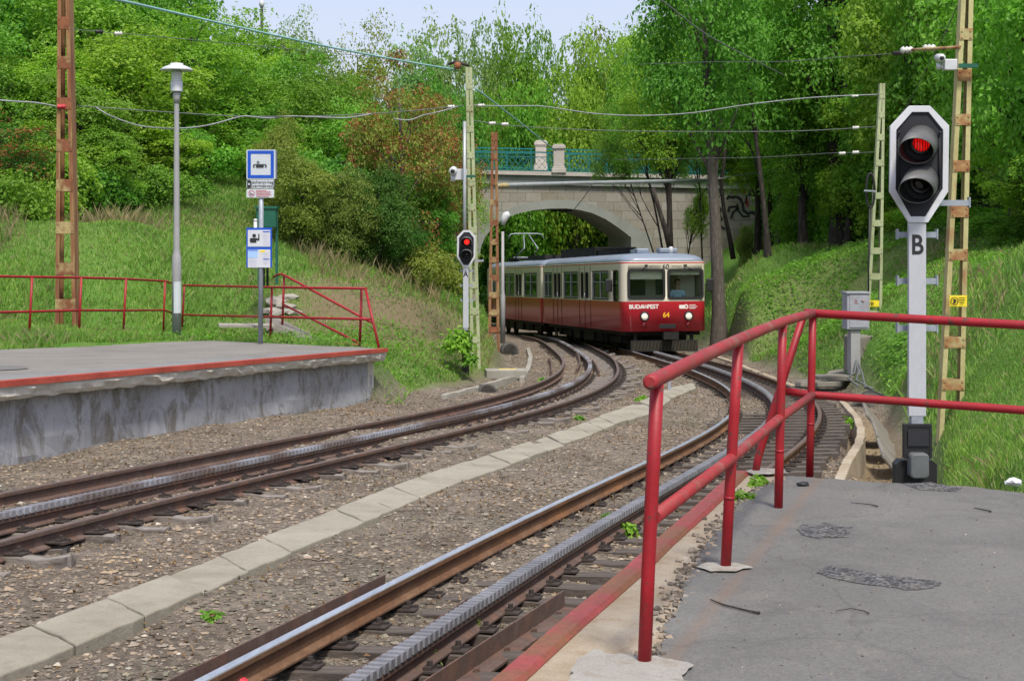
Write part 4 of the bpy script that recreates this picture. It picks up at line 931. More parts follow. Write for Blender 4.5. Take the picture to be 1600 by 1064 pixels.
def stop_sign():
    b=hit(407,537,0,zlp); D=b.y; k=D/F
    t=thing('tram_stop_sign',b,'blue and white tram stop sign on a grey post carrying name plate and timetable boards','stop sign')
    C=lambda x,y,dy=0: P(x,y,D)+Vector((0,dy,0))
    q=MB(); q.tube([b-Vector((0,0,.1)),C(408.5,236,0)],3.9*k,14); q.build('post',M['galv'],t)
    q=MB(); q.prism(rrect(-22.5*k,-23*k,22.5*k,23*k,.02,3),C(408.5,257.5,-.07),(1,0,0),(0,0,1),-.16); q.build('sign_box',M['sign_white'],t)
    q=MB(); q.box(C(431.5,257.5,.01),(.012,.17,45*k)); q.build('side_strip',M['galv'],t)
    q=MB(); q.ring(rrect(-20.5*k,-21.5*k,20.5*k,21.5*k,.01,2),rrect(-15.5*k,-16.5*k,15.5*k,16.5*k,.005,2),C(408.3,257.5,-.075),(1,0,0),(0,0,1),-.006); q.build('blue_border',M['sign_blue'],t)
    f=(1,0,0),(0,0,1)
    q=MB(); o_=C(407,260.5,-.075)
    q.prism(rrect(-6*k,-1.6*k,6*k,2.0*k,.004,2),o_,*f,.008)
    q.prism([(-9.5*k,3.4*k),(9.5*k,3.4*k),(10.5*k,2.6*k),(-10.5*k,2.6*k)],o_,*f,.008)
    for s in (-1,1): q.prism([(s*8.2*k,1.8*k),(s*9.8*k,1.8*k),(s*10.8*k,0),(s*9.8*k,-1.6*k),(s*8.2*k,-1.6*k),(s*8.8*k,0)][::s],o_,*f,.008)
    q.ring([(-5*k,6.5*k),(-2.7*k,9*k),(-.4*k,6.5*k),(-2.7*k,4*k)],[(-4.3*k,6.5*k),(-2.7*k,8.3*k),(-1.1*k,6.5*k),(-2.7*k,4.7*k)],o_,*f,.008)
    q.build('tram_symbol',M['black'],t)
    for y,nm in ((288,'name_plate'),(302.5,'notice_plate')):
        q=MB(); q.prism(rrect(-21.5*k,-6.7*k,21.5*k,6.7*k,.03,4),C(407.5,y,-.07),*f,-.03); pl=q.build(nm,M['sign_white'],t)
        if y==288:
            q=MB(); q.prism(rrect(-20.5*k,-6.2*k,-14.5*k,6.2*k,.02,3),C(407.5,y,-.073),*f,.003); q.build('black_panel',M['black'],pl)
            q=MB(); q.prism([(-19*k,-1.5*k),(-16*k,-1.5*k),(-16*k,2*k),(-17*k,.8*k),(-18*k,.8*k),(-19*k,2*k)],C(407.5,y,-.079),*f,.003); q.build('symbol',M['sign_white'],pl)
            for s,yy in (('Széchenyi-hegy,',285.2),('Gyermekvasút',291)):
                text('lettering',s,.092,C(411,yy,-.076)-t.location,(R(90),0,0),M['text_black'],pl,.001)
        else:
            n=18; q=MB(); cc=C(394,y,-.073); oo=[(math.cos(2*math.pi*i/n)*5*k,math.sin(2*math.pi*i/n)*5*k) for i in range(n)]
            q.ring(oo,[(a*.85,b_*.85) for a,b_ in oo],cc,*f,.004); q.bar(cc+Vector((-3.4*k,-.004,3.4*k)),cc+Vector((3.4*k,-.004,-3.4*k)),.004,.011,up=(0,1,0)); q.build('prohibition_symbol',M['sign_red'],pl)
            q=MB(); q.bar(cc+Vector((-3*k,-.002,-1*k)),cc+Vector((3*k,-.002,-1*k)),.004,.02,up=(0,1,0)); q.build('symbol',M['black'],pl)
            q=MB()
            for i,w in enumerate((16,23,22,24,20)): q.box(C(401+w/2,y-4.6+i*2.3,-.075),(w*k,.004,.010))
            q.build('lettering',M['sign_red'],pl)
    q=MB(); q.prism(rrect(-19.8*k,-31*k,19.8*k,31*k,.01,2),C(405.5,387,-.06),*f,-.05); fr=q.build('timetable_board',M['sign_blue'],t)
    for y,h in ((372.5,13),(404,14)):
        q=MB(); q.box(C(405.5,y,-.064),(35*k,.006,h*2*k)); q.build('paper',M['sign_paper'],fr)
    q=MB(); o_=C(398,373.5,-.067); n=16
    q.prism([(math.cos(2*math.pi*i/n)*3*k,5*k+math.sin(2*math.pi*i/n)*3*k) for i in range(n)],o_,*f,.003)
    q.prism([(-6*k,-6*k),(-7*k,-1*k),(-5.5*k,1.5*k),(4*k,1.5*k),(6*k,0),(6.6*k,8*k),(8.2*k,8*k),(8.2*k,-2.4*k),(5.5*k,-3*k),(3.5*k,-2*k),(3.5*k,-6*k)],o_,*f,.003); q.build('person_symbol',M['black'],fr)
    q=MB()
    for i in range(8): q.box(C(416.5,366+i*2.4,-.068),((11 if i%3 else 8)*k,.003,.007))
    q.build('printed_lines',M['sign_grey'],fr); q=MB()
    for i in range(6): q.box(C(395+(i%2),405+i*2,-.068),(12*k,.003,.006))
    q.build('printed_lines',M['sign_grey'],fr); q=MB()
    for i in range(9): q.box(C(416,396+i*2,-.068),((10-(i%3)*2)*k,.003,.006))
    q.build('printed_lines',M['sign_grey'],fr)
    q=MB(); q.box(C(396,397.5,-.0685),(15*k,.003,11*k)); q.build('map_picture',M['sign_lightblue'],fr)
    q=MB(); q.box(C(417,362.3,-.0685),(11*k,.003,1.6*k)); q.box(C(396,391.2,-.0695),(15*k,.003,1.4*k)); q.box(C(417,405,-.0695),(10*k,.003,1*k)); q.build('heading',M['sign_blue'],fr)
    q=MB(); q.box(C(411,392.5,-.0685),(8*k,.003,3*k)); q.build('yellow_note',M['sign_yellow'],fr)
stop_sign()
def green_cabinet():
    D=39.5; k=D/F
    t=thing('equipment_cabinet',P(418,420,D),'dark green metal cabinet on legs in the grass behind the stop sign post','cabinet')
    q=MB(); q.box(P(417.5,341,D),(31*k,.38,31*k)); bevel(q.build('cabinet_body',M['green_box'],t),.01)
    q=MB(); q.box(P(417.5,324.5,D),(34*k,.46,4*k)); q.build('lid',M['green_box'],t)
    q=MB(); q.box(P(420,342,D)+Vector((0,-.196,0)),(24*k,.012,26*k)); bevel(q.build('door',M['green_box'],t),.004)
    for x in (403.5,431.5): q=MB(); q.bar(P(x,325,D)+Vector((0,.1,0)),P(x,445,D)+Vector((0,.1,0)),.06,.06,up=(0,1,0)); q.build('leg',M['green_box'],t)
    for x in (412,418): q=MB(); q.tube([P(x,356,D),P(x,400,D),P(x,450,D)],.03,8); q.build('cable_pipe',M['rubber'],t)
green_cabinet()
q=MB(); q.tube([P(399,420,39),P(399,346,39)],.045,10); q.lathe([(.05,0),(.055,.03),(.03,.06)],P(399,346,39),10); tag(q.build('marker_post',M['lamp_white']),'thin white marker post in the grass behind the stop sign','post')
# grey cabinet by the right bank
def grey_cabinet():
    D=36; k=D/F; b=P(1334,580,D)
    t=thing('equipment_cabinet',b,'grey scribbled switch cabinet on a pedestal at the foot of the right bank','cabinet')
    q=MB(); q.box(P(1337,486,D),(36*k,.36,56*k),(0,0,.12)); bevel(q.build('cabinet_body',M['cabinet_grey'],t),.012)
    q=MB(); q.box(P(1338,486,D)+Vector((.02,-.186,0)),(30*k,.012,50*k),(0,0,.12)); bevel(q.build('door',M['cabinet_grey'],t),.005)
    q=MB(); q.box(P(1337,457,D),(39*k,.42,2.6*k),(0,0,.12)); q.build('lid',M['cabinet_grey'],t)
    q=MB(); q.box(P(1334,548,D),(15*k,.26,72*k),(0,0,.12)); q.build('pedestal',M['grey_paint'],t)
    q=MB(); c=P(1336,472,D)+Vector((.0,-.2,0))
    for pts in (((-.12,.03),(-.05,.06),(.0,.03),(-.07,-.01),(.02,-.02)),((.1,.05),(.15,.02),(.17,.05))): q.tube([c+Vector((a,0,z)) for a,z in pts],.008,5)
    q.build('scribble',M['graffiti_red'],t)
    for i,(x,y,w) in enumerate(((1324,590,0),(1338,594,1),(1352,606,2))):
        q=MB(); d=P(x,y,D-1.5-w*.8); q.tube([P(1336,562,D)+Vector((0,-.15,0)),P(1330+i*6,582,D)+Vector((0,-.35,.02)),d,P(x+18+8*i,y+14,D-3)],.022,6); q.build('cable',M['cable'],t)
grey_cabinet()
def stair_block():
    t=thing('concrete_channel',P(1350,560,37.5),'dark concrete drainage chute running up the right bank behind the signal','drainage channel')
    q=MB(); q.box(P(1352,552,37.6),(.8,.7,.85),(0,0,.2)); bevel(q.build('head_block',M['old_stone'],t),.04)
    for s in (0,1):
        q=MB(); a=P(1376+s*22,530,38.0+s*.3); b_=P(1442+s*26,422+s*2,44+s*.4); q.bar(a,b_,.16,.55); bevel(q.build('side_wall',M['old_stone'],t),.03)
    q=MB(); q.bar(P(1386,540,38),P(1454,432,44),.5,.12); q.build('channel_floor',M['old_stone'],t)
stair_block()
rs=random.Random(11)
for i,(x,y,D,w) in enumerate(((1268,598,37,.7),(1300,590,37.5,.9),(1290,601,36.5,.6),(1316,583,38.5,.7),(1258,602,36.5,.4))):
    q=MB(); q.box(P(x,y,D),(w,w*.7,.13),(rs.uniform(-.2,.2),rs.uniform(-.2,.2),rs.uniform(-1,1))); bevel(tag(q.build('broken_slab',M['old_stone']),'broken dark concrete slab in the heap below the grey cabinet','rubble slab','broken slabs heaped below the grey cabinet'),.03)

# ------------------------------------------------------------------ kerbs, drains, small things by the track
def kerb(px,label,w,h,mat,off=-.08):
    pts=[hit(x,y,off) for x,y in px]; pts=along(pts,max(6,len(px)*4)); pts=[p+Vector((random.uniform(-.012,.012),random.uniform(-.012,.012),random.uniform(-.008,.008))) for p in pts]
    q=MB(); q.sweep([(0,0),(w,0),(w+.02,-h),(-.0,-h)],pts); o=q.build('drain_kerb',mat); tag(o,label,'kerb'); bevel(o,.015,2); return o
kerb([(1298,768),(1305,742),(1320,715),(1335,690),(1340,670),(1333,650),(1313,628),(1296,617)],'curving concrete kerb between the right track and the sandy ditch',.13,.75,M['edge_conc'])
kerb([(1105,551),(1140,561),(1200,585),(1232,597),(1246,602)],'low concrete kerb behind the far bend of the right track',.16,.3,M['edge_conc'])
kerb([(690,616),(735,605),(775,593),(800,587)],'low stone kerb of the drain beside the left track',.10,.25,M['concrete'])
kerb([(812,589),(822,573),(826,556),(822,543)],'short curved concrete kerb by the pipe mouth left of the tram',.12,.3,M['concrete'])
def pipe(c,r,axis,label,L=1.2):
    q=MB(); n=20; q.lathe([(r*.82,-.02),(r,-.02),(r,L),(r*.82,L),(r*.82,-.02)],c,n,axis=axis); o=q.build('drain_pipe',M['dark_pipe'])
    tag(o,label,'drain pipe')
    q=MB(); q.lathe([(.001,.3),(r*.81,.3),(r*.81,.32)],c,n,axis=axis); q.build('pipe_bore',M['rubber'],None).parent=o
pipe(P(1344,646,32.0)+Vector((0,-.1,.0)),.27,(.35,1,.04),'round concrete drain pipe mouth at the head of the sandy ditch',1.6)
pipe(P(797,549,50.0),.27,(-.1,1,.0),'round drain pipe mouth in the grass left of the tram',.5)
pipe(P(762,606,33.5)+Vector((0,-.1,-.12)),.22,(-.25,1,-.12),'half buried drain pipe mouth beside the left track',.4)
t=thing('cover_slab',hit(790,585,BAL),'concrete cover slab with a yellow painted line beside the left track','cover slab')
q=MB(); c=hit(790,584,BAL+.1); q.box(c,(.95,.55,.22),(0,0,.1)); bevel(q.build('slab_block',M['concrete'],t),.02)
q=MB(); q.box(c+Vector((.05,0,.113)),(.40,.10,.006),(0,0,.1)); q.build('yellow_line',M['sign_yellow'],t)
for i,(x,y,D,w) in enumerate(((1375,668,28.6,1.0),(1392,700,26.2,1.1),(1404,735,24.2,1.1))):
    q=MB(); q.box(P(x,y,D),(.05,w*1.3,.9),(R(6),R(-38),-.22)); bevel(tag(q.build('lining_slab',M['old_stone']),'tilted grey concrete slab lining the bank side of the ditch','slab','concrete slabs lining the ditch'),.02)
t=thing('track_marker',hit(1045,605,BAL+.1),'small blue grey marker post with a cream plate on the walkway end','marker post')
b=hit(1046,606,BAL+.1); k=b.y/F
q=MB(); q.bar(b-Vector((0,0,.1)),b+Vector((0,0,22*k)),.07,.05,up=(0,1,0)); q.build('post',M['galv'],t)
q=MB(); q.box(b+Vector((-.03,-.04,24*k)),(13*k,.03,7*k)); q.build('plate',M['white_conc'],t)
def crumple(name,c,s,m,label,cat,seed):
    r=np.random.default_rng(seed); q=bmesh.new(); bmesh.ops.create_icosphere(q,subdivisions=2,radius=1)
    for v in q.verts: v.co*= r.uniform(.55,1.15); v.co=Vector((v.co.x*s[0],v.co.y*s[1],v.co.z*s[2]))
    me=bpy.data.meshes.new(name); q.to_mesh(me); q.free(); o=link(name,me,None,m); o.location=c; tag(o,label,cat); return o
p=P(1583,752,10.6); p.z=-HP+.03
crumple('paper_scrap',P(1584,753,10.5),(.055,.04,.032),M['paper_litter'],'crumpled white paper at the grassy end of the asphalt platform','litter',1)
o=crumple('wrapper',hit(1238,722,BAL+.03),(.05,.05,.04),M['paper_litter'],'white and red wrapper on the ballast behind the railing corner post','litter',2)
o2=crumple('red_piece',Vector((0.045,.0,.01)),(.03,.03,.03),M['trashred'],None,None,3); o2.parent=o
o=crumple('wrapper',hit(366,1068,BAL+.04),(.055,.05,.03),M['paper_litter'],'red and white wrapper inside the shining rail at the bottom','litter',4)
o2=crumple('red_piece',Vector((0.045,.0,.012)),(.035,.03,.025),M['trashred'],None,None,5); o2.parent=o
crumple('clod',pr(1254,759)+Vector((0,0,.012)),(.05,.03,.016),M['rubber'],'small dark clod on the asphalt by the corner post','debris',6)
def twig(px,r,label):
    q=MB(); pts=[pr(x,y)+Vector((0,0,.008)) for x,y in px]; q.tube(pts,[r*.6]+[r]*(len(pts)-2)+[r*1.5],6); tag(q.build('twig',M['bark']),label,'twig')
twig([(1110,939),(1130,947),(1150,952),(1170,957),(1187,960)],.004,'thin dark twig on the asphalt right of the nearest post')
twig([(1330,722+65),(1360,790),(1372,793)],.003,'short twig on the asphalt near the platform end')
twig([(1306,957),(1330,953),(1350,957),(1358,961)],.0022,'faint curved twig on the asphalt below the long patch')
twig([(1522,795),(1545,800),(1548,801)],.004,'small bark scrap on the right of the asphalt')

# ------------------------------------------------------------------ overhead wires
def wire(name,px,r,m,label,cat='wire',n=6,sub=4,par=None):
    pts=[P(x,y,d) for x,y,d in px]
    # smooth the polyline
    out=[]
    for i in range(len(pts)-1):
        p0=pts[max(i-1,0)]; p1=pts[i]; p2=pts[i+1]; p3=pts[min(i+2,len(pts)-1)]
        for k in range(sub):
            t=k/sub; out.append(.5*((2*p1)+(p2-p0)*t+(2*p0-5*p1+4*p2-p3)*t*t+(3*p1-p0-3*p2+p3)*t**3))
    out.append(pts[-1]); q=MB(); q.tube(out,r,n); o=q.build(name,m,par)
    return tag(o,label,cat) if label else o
def insul(px,par,s=.05,m='porcelain'):
    for x,y,D in px:
        q=MB(); q.lathe([(.001,-.09),(s*.6,-.085),(s,-.05),(s*.55,-.03),(s,0),(s*.55,.03),(s,.05),(s*.6,.085),(.001,.09)],P(x,y,D),12,axis=(1,.1,.05)); q.build('insulator',M[m],par)
wire('contact_wire',[(-300,-110,16),(175,-2,24),(350,38,29),(520,75,33),(660,101,36.5),(712,109,38)],.022,M['copper'],'pale teal overhead wire slanting down from the top left to the green pole','overhead wire')
w=wire('span_wire',[(121,165.5,35),(210,172,35.5),(300,178,36),(380,182,36.5),(480,182,37),(580,178,37.5),(660,172,38),(725,165,38)],.012,M['cable'],'span wire with cables slung from the tall rusty pole to the green pole','overhead wire')
wire('slung_cable',[(150,168,35),(170,180,35),(210,195,35.3),(250,200.5,35.6),(290,200.5,36),(330,195,36.2),(370,184,36.4),(385,182,36.5),(420,185,36.7),(450,182,36.9),(490,183,37),(540,184.5,37.2),(580,178.5,37.4)],.017,M['cable_white'],None,par=w)
wire('slung_cable',[(615,186,37.5),(640,188,37.6),(660,181,37.7),(690,174,37.8),(715,167,38)],.016,M['cable_white'],None,par=w)
insul([(705,167,38),(752,165,38.2)],w,.045)
w=wire('span_wire',[(-200,138,34),(0,157,34.6),(45,160,34.8),(70,163,34.9),(92,168,35)],.02,M['cable_white'],'grey cable entering from the left edge to the tall rusty pole','overhead wire')
insul([(96,167,34.8)],w,.06,'trashred')
w=wire('span_wire',[(738,165,38.2),(780,166,38.6),(840,166,39),(880,171,39.2),(930,178,39.5),(1000,181,40),(1080,177,40),(1160,165,40),(1240,155.5,40),(1300,151,40),(1375,148,40)],.016,M['cable_white'],'sagging pale span cable between the green pole and the thin pole on the right bank','overhead wire')
insul([(1336,150.5,40)],w,.04)
w=wire('span_wire',[(735,188,38.2),(770,193,38.4),(830,199,38.8),(960,204.5,39.3),(1100,206,39.7),(1250,205,40),(1372,198,40)],.010,M['cable'],'thin straight span wire below the sagging cable across the tracks','overhead wire')
insul([(769,193,38.4),(789,194.5,38.5),(1337,200,40)],w,.05)
wire('stay_wire',[(742,138,38),(800,182,44),(868,236,60)],.02,M['copper'],'thin teal wire slanting from the green pole towards the bridge pillars','overhead wire')
wire('contact_wire',[(940,-60,20),(1032,0,26),(1100,52,32),(1160,85,38),(1225,118,46)],.014,M['cable'],'dark overhead wire slanting through the tree crowns at the top','overhead wire')
wire('stay_wire',[(1520,-40,21),(1497,8,23),(1470,66,28),(1440,122,34),(1417,166,38),(1385,205,40)],.009,M['cable'],'dark stay wire slanting behind the near signal to the thin pole','overhead wire')
w=wire('span_wire',[(1500,76,21.5),(1450,77,22),(1398,84,22.6),(1310,90,24),(1218,97,26),(1120,97,29),(1000,101,33)],.006,M['cable'],'span wire with white insulators held by a rusty arm from the yellowed pole','overhead wire')
q=MB(); q.tube([P(1500,74,21.4),P(1425,78.5,22)],.022,8); q.build('rusty_arm',M['lattice_rust'],w)
q=MB(); q.tube([P(1396,84,22.5),P(1420,82,22.2)],.03,8); q.build('clamp',M['iron'],w)
insul([(1417,78.8,22.1),(1452,75.5,21.9)],w,.055)
w=wire('span_wire',[(1365,238,40),(1340,239,40.2),(1300,239.5,40.5),(1190,246,42),(1080,248,44),(960,250,48)],.008,M['cable'],'low thin wire with two small insulators in front of the right hand trees','overhead wire')
insul([(1316,240,40.3),(1337,238.5,40.2)],w,.05)
w=wire('span_wire',[(112,46,34.8),(150,49.5,35),(178,52,35.2),(240,57,36),(420,74,40),(640,95,52)],.008,M['cable'],'dark thin wire with insulators leaving the tall rusty pole near its top','overhead wire')
insul([(155,50,35)],w,.055,'rubber'); insul([(185,53,35.2)],w,.055)
w=tag(MB().tube([P(700,101,38),P(712,97,38),P(733,103,38)],.035,8).build('wire_bracket',M['iron']),'dark hook shaped wire bracket on top of the green pole','bracket')
q=MB(); q.lathe([(.001,-.09),(.08,-.06),(.08,.06),(.001,.09)],P(715,103,37.9),12); q.build('insulator',M['lattice_rust'],w)
w=MB().tube([P(776,291,46),P(800,289.5,46.5),P(900,286.5,50),P(1010,284,54),P(1112,282,58)],.062,12).build('catenary_tube',M['pipe']); tag(w,'long pale steel tube spanning in front of the bridge from the slim rusty pole','support tube')
insul([(783,290.5,46.05),(790,290,46.2)],w,.085,'lattice_yellow')
wire('tube_stay',[(1112,282,58),(1150,275,62),(1230,264,66)],.018,M['cable_white'],None,par=w)
wire('dropper',[(926,286,51),(915,305,52),(895,330,60)],.014,M['cable'],None,par=w)
# equipment on the side of the thin pole: a coiled hoop and brackets
t=thing('wire_tension_hoop',P(1360,300,39.7),'dark cable hoop with grey bracket hanging on the thin green pole','cable hoop')
q=MB(); n=20; q.tube([P(1360+6.5*math.cos(2*math.pi*i/n),298+27*math.sin(2*math.pi*i/n),39.7) for i in range(n+1)],.03,8); q.build('hoop',M['rubber'],t)
q=MB(); q.bar(P(1350,298,39.6),P(1368,299,39.6),.05,.04); q.build('bracket',M['galv'],t)
q=MB(); q.tube([P(1359,325,39.7),P(1357,420,39.7),P(1357,520,39.7)],.022,8); q.build('down_cable',M['rubber'],t)
# small street lamp left of the tram
t=thing('street_lamp',P(785.5,522,52),'slim grey lamp post with a tilted white lantern beside the tram','street lamp')
q=MB(); k=52/F; q.lathe([(4*k,-.3),(4*k,58*k),(2.6*k,66*k),(2.2*k,160*k)],P(785.5,522,52),14); q.build('post',M['grey_paint'],t)
q=MB(); q.tube([P(785.5,352,52),P(787,344,52),P(791,336.5,52),P(796,333.5,52)],[3*k,5.5*k,6.5*k,4*k],14); q.build('lantern',M['lamp_white'],t)
t=thing('street_lamp',P(409,40,80),'small white globe lamp above the treetops at the top left','street lamp')
q=MB(); k=80/F; q.tube([P(409,300,80),P(409,12,80)],2.2*k,8); q.build('post',M['rubber'],t)
q=MB(); q.lathe([(2.6*k,-4*k),(4.4*k,0),(4.2*k,4*k),(2*k,6.5*k),(.01,7*k)],P(409,8,80),16); q.build('globe',M['lamp_white'],t)

# ------------------------------------------------------------------ the tram
ALPHA=R(11.1); TW=2.80; LC0=P(974,0,51.5); LC0.z=0
TZ=-(518-YH)/F*51.7-.73
ca,sa=math.cos(ALPHA),math.sin(ALPHA)
def fx(px): u=(px-800)/F; return (u*LC0.y-LC0.x)/(ca-u*sa)-TW/2
def sl_(px): u=(px-800)/F; return (LC0.x-u*LC0.y)/(sa+u*ca)
def zf(y,l=0): D=LC0.y+l*ca+(.25 if l==0 else 0); return -(y-YH)/F*D-TZ+.03*l
def tram_car(label,y0,L,feats,front,root_label=None):
    org=Vector((LC0.x+ca*TW/2-sa*y0,LC0.y+sa*TW/2+ca*y0,TZ-.03*y0))
    t=thing('rack_tram_car',org,label,'tram','cars of the red and white tram',rot=(R(-1.72),0,ALPHA))
    r=.30 if front else .12; hw=TW/2
    # perimeter: left side (rear to front), front, right side
    segs=[('L',L-r),('c1',r*math.pi/2),('F',TW-2*r),('c2',r*math.pi/2),('R',L-r)]
    st=[0]
    for _,l in segs: st.append(st[-1]+l)
    def pt(s,off=0):
        if s<=st[1]: return Vector((-hw+off,L-s,0))
        if s<=st[2]: a=(s-st[1])/r; return Vector((-hw+r-(r-off)*math.cos(a),r-(r-off)*math.sin(a),0))
        if s<=st[3]: return Vector((-hw+r+(s-st[2]),off,0))
        if s<=st[4]: a=(s-st[3])/r; return Vector((hw-r+(r-off)*math.sin(a),r-(r-off)*math.cos(a),0))
        return Vector((hw-off,r+(s-st[4]),0))
    sL=lambda l: L-l                      # left side at distance l from the front
    sF=lambda x: st[2]+(x+hw-r)
    zr0,zr1,zt0=.73,1.70,2.99
    holes=[]
    for f in feats:
        if f[0]=='win': holes.append((sL(f[2]),sL(f[1]),f[3],f[4]))
    hf=[]
    if front:
        for a,b in ((982.5,1038.5),(1044.5,1098.5)): hf.append((sF(fx(a)),sF(fx(b)),zf(466.5),zf(421.5)))
    holes+=hf
    for l0 in (1.6,3.4,5.2,7.0,8.8): holes.append((st[4]+l0,st[4]+l0+1.2,1.78,2.68))      # right side windows
    sb=sorted(set([0,st[1],st[2],st[3],st[4],st[5]]+[st[1]+r*math.pi/2*i/8 for i in range(9)]+[st[3]+r*math.pi/2*i/8 for i in range(9)]+[v for h in holes for v in h[:2]]))
    zb_=sorted(set([zr0,zr1,zt0,2.93,2.97]+[v for h in holes for v in h[2:]]))
    sb=[v for i,v in enumerate(sb) if i==0 or v-sb[i-1]>1e-4]
    q=MB(); vs=[]
    for s in sb:
        p=pt(s)
        for z in zb_:
            k=0
            vs.append((p.x,p.y+k,z))
    nz=len(zb_); fs=[]; ms=[]
    for i in range(len(sb)-1):
        for j in range(nz-1):
            sm=(sb[i]+sb[i+1])/2; zm=(zb_[j]+zb_[j+1])/2
            if any(h[0]<sm<h[1] and h[2]<zm<h[3] for h in holes): continue
            q.mi=0 if zm<zr1 else (0 if 2.93<zm<2.97 else 1)
            q.add([vs[i*nz+j],vs[(i+1)*nz+j],vs[(i+1)*nz+j+1],vs[i*nz+j+1]],[(0,1,2,3)],True)
    body=q.build('body',[M['train_red'],M['train_cream']],t,local=True)
    bm=bmesh.new(); bm.from_mesh(body.data); bmesh.ops.remove_doubles(bm,verts=bm.verts,dist=1e-4); bmesh.ops.recalc_face_normals(bm,faces=bm.faces); bm.to_mesh(body.data); bm.free()
    so_=body.modifiers.new('thick','SOLIDIFY'); so_.thickness=.05; so_.offset=0
    # rear wall and floor, inner lining
    q=MB(); q.box((0,L,1.85),(TW-.1,.05,2.2)); q.build('rear_wall',M['train_dark'],t,local=True)
    q=MB(); q.box((0,L/2+.05,.80),(TW-.14,L-.3,.08)); q.build('floor',M['train_dark'],t,local=True)
    q=MB(); q.box((0,L/2+.1,2.90),(TW-.2,L-.5,.04)); q.build('ceiling',M['train_in'],t,local=True)
    if front:
        q=MB(); q.box((-.35,1.8,1.85),(1.85,.04,2.0)); q.mi=1; q.box((-.62,1.77,2.2),(.95,.02,.62)); q.box((.36,1.77,2.2),(.30,.02,.62)); q.build('cab_partition',[M['train_in'],M['train_dark']],t,local=True)
        q=MB(); q.box((1.05,1.5,1.85),(.60,.9,2.0)); q.build('cab_cupboard',M['train_in'],t,local=True)
        q=MB(); q.box((0,.45,1.55),(TW-.5,.5,.25)); bevel(q.build('cab_desk',M['train_dark'],t,local=True),.03)
        for x in (-.95,-.35): q=MB(); q.box((x,.42,1.72),(.22,.2,.12)); q.build('desk_instrument',M['chrome'],t,local=True)
    for l0 in np.arange(3.0,L-1,1.5):
        for x in (-.85,.85): q=MB(); q.box((x,l0,1.25),(.85,.42,.1)); q.box((x,l0+.2,1.62),(.85,.08,.7)); q.build('passenger_seat',M['seat'],t,local=True)
    # roof
    q=MB(); prof=[(0,2.97),(-.02,3.0),(-.02,3.03),(.05,3.12),(.18,3.19),(.42,3.245),(.8,3.28),(1.2,3.295)]; n=28; rings=[]
    def outline(off):
        out=[]; rr_=max(r+.02,.22); x_=hw-off; y0_=off if front else off*.4; y1_=L-off*.4
        rr_=max(.03,min(rr_+.15-off*.3,x_-.005,.6))
        for cx,cy,a in ((x_-rr_,y0_+rr_,-90),(x_-rr_,y1_-rr_,0),(-x_+rr_,y1_-rr_,90),(-x_+rr_,y0_+rr_,180)):
            for i in range(7): th=R(a+90*i/6); out.append((cx+rr_*math.cos(th),cy+rr_*math.sin(th)))
        return out
    vs=[]
    for off,z in prof: vs+=[(a,b,z) for a,b in outline(off)]
    fs=[(i*n+j,i*n+(j+1)%n,(i+1)*n+(j+1)%n,(i+1)*n+j) for i in range(len(prof)-1) for j in range(n)]+[tuple((len(prof)-1)*n+j for j in range(n))]
    q.add(vs,fs,True); q.build('roof',M['train_roof'],t,local=True)
    # windows and doors on the left side: gasket, glass, bars
    def sidewin(l0,l1,z0,z1,rad,bars):
        w=l1-l0; h=z1-z0; x=-hw-.03
        g=MB(); g.ring(rrect(-.025,-.025,w+.025,h+.025,rad+.02,4),rrect(.03,.03,w-.03,h-.03,rad,4),(x,l0,z0),(0,1,0),(0,0,1),.05)
        f=g.build('window',M['rubber'],t,local=True)
        g=MB(); g.box((-hw+.015,(l0+l1)/2,(z0+z1)/2),(.008,w,h)); g.build('pane',M['sideglass'],f,local=True)
        if bars:
            g=MB(); g.box((-hw-.02,(l0+l1)/2,(z0+z1)/2),(.03,.05,h)); g.box((-hw-.02,(l0+l1)/2,z0+h*.62),(.03,w,.035)); 
            g.ring(rrect(.02,.02,w-.02,h-.02,.02,2),rrect(.05,.05,w-.05,h-.05,.02,2),(-hw-.032,l0,z0),(0,1,0),(0,0,1),.03); g.build('window_bar',M['pipe'],f,local=True)
    for f in feats:
        if f[0]=='win': sidewin(*f[1:5],f[5],f[6])
        if f[0]=='door':
            l0,l1=f[1:3]; d=MB(); x=-hw-.006
            for a in (l0,(l0+l1)/2,l1): d.box((x-.022,a,1.83),(.012,.022,2.16))
            o=d.build('door',M['rubber'],t,local=True)
            g=MB(); g.tube([(x-.05,(l0+l1)/2-.07,1.62),(x-.05,(l0+l1)/2-.07,1.95)],.014,8); g.build('handle',M['chrome'],o,local=True)
    # running gear
    for l0 in (2.4,L-2.6):
        g=MB(); g.box((0,l0,.45),(1.9,2.6,.28)); g.box((-.98,l0,.42),(.1,2.5,.22)); g.box((.98,l0,.42),(.1,2.5,.22))
        b=g.build('bogie',M['under'],t,local=True)
        for dy in (-.9,.9):
            for s in (-1,1): g=MB(); g.lathe([(.05,-.06),(.36,-.06),(.40,-.05),(.40,.05),(.36,.06),(.05,.06)],(s*.75,l0+dy,.40),24,axis=(1,0,0)); g.build('wheel',M['under'],b,local=True)
            for s in (-1,1): g=MB(); g.box((s*1.06,l0+dy,.45),(.16,.26,.26)); g.build('axle_box',M['under'],b,local=True)
    g=MB(); g.box((0,L/2,.5),(2.2,L*.36,.42)); g.box((-1.15,L/2-.6,.5),(.12,1.4,.4)); g.box((-1.15,L/2+1.2,.46),(.12,1.0,.3)); g.build('underframe_box',M['under'],t,local=True)
    g=MB(); g.box((0,L/2,.66),(TW-.3,L-.5,.12)); g.build('sole_bar',M['under'],t,local=True)
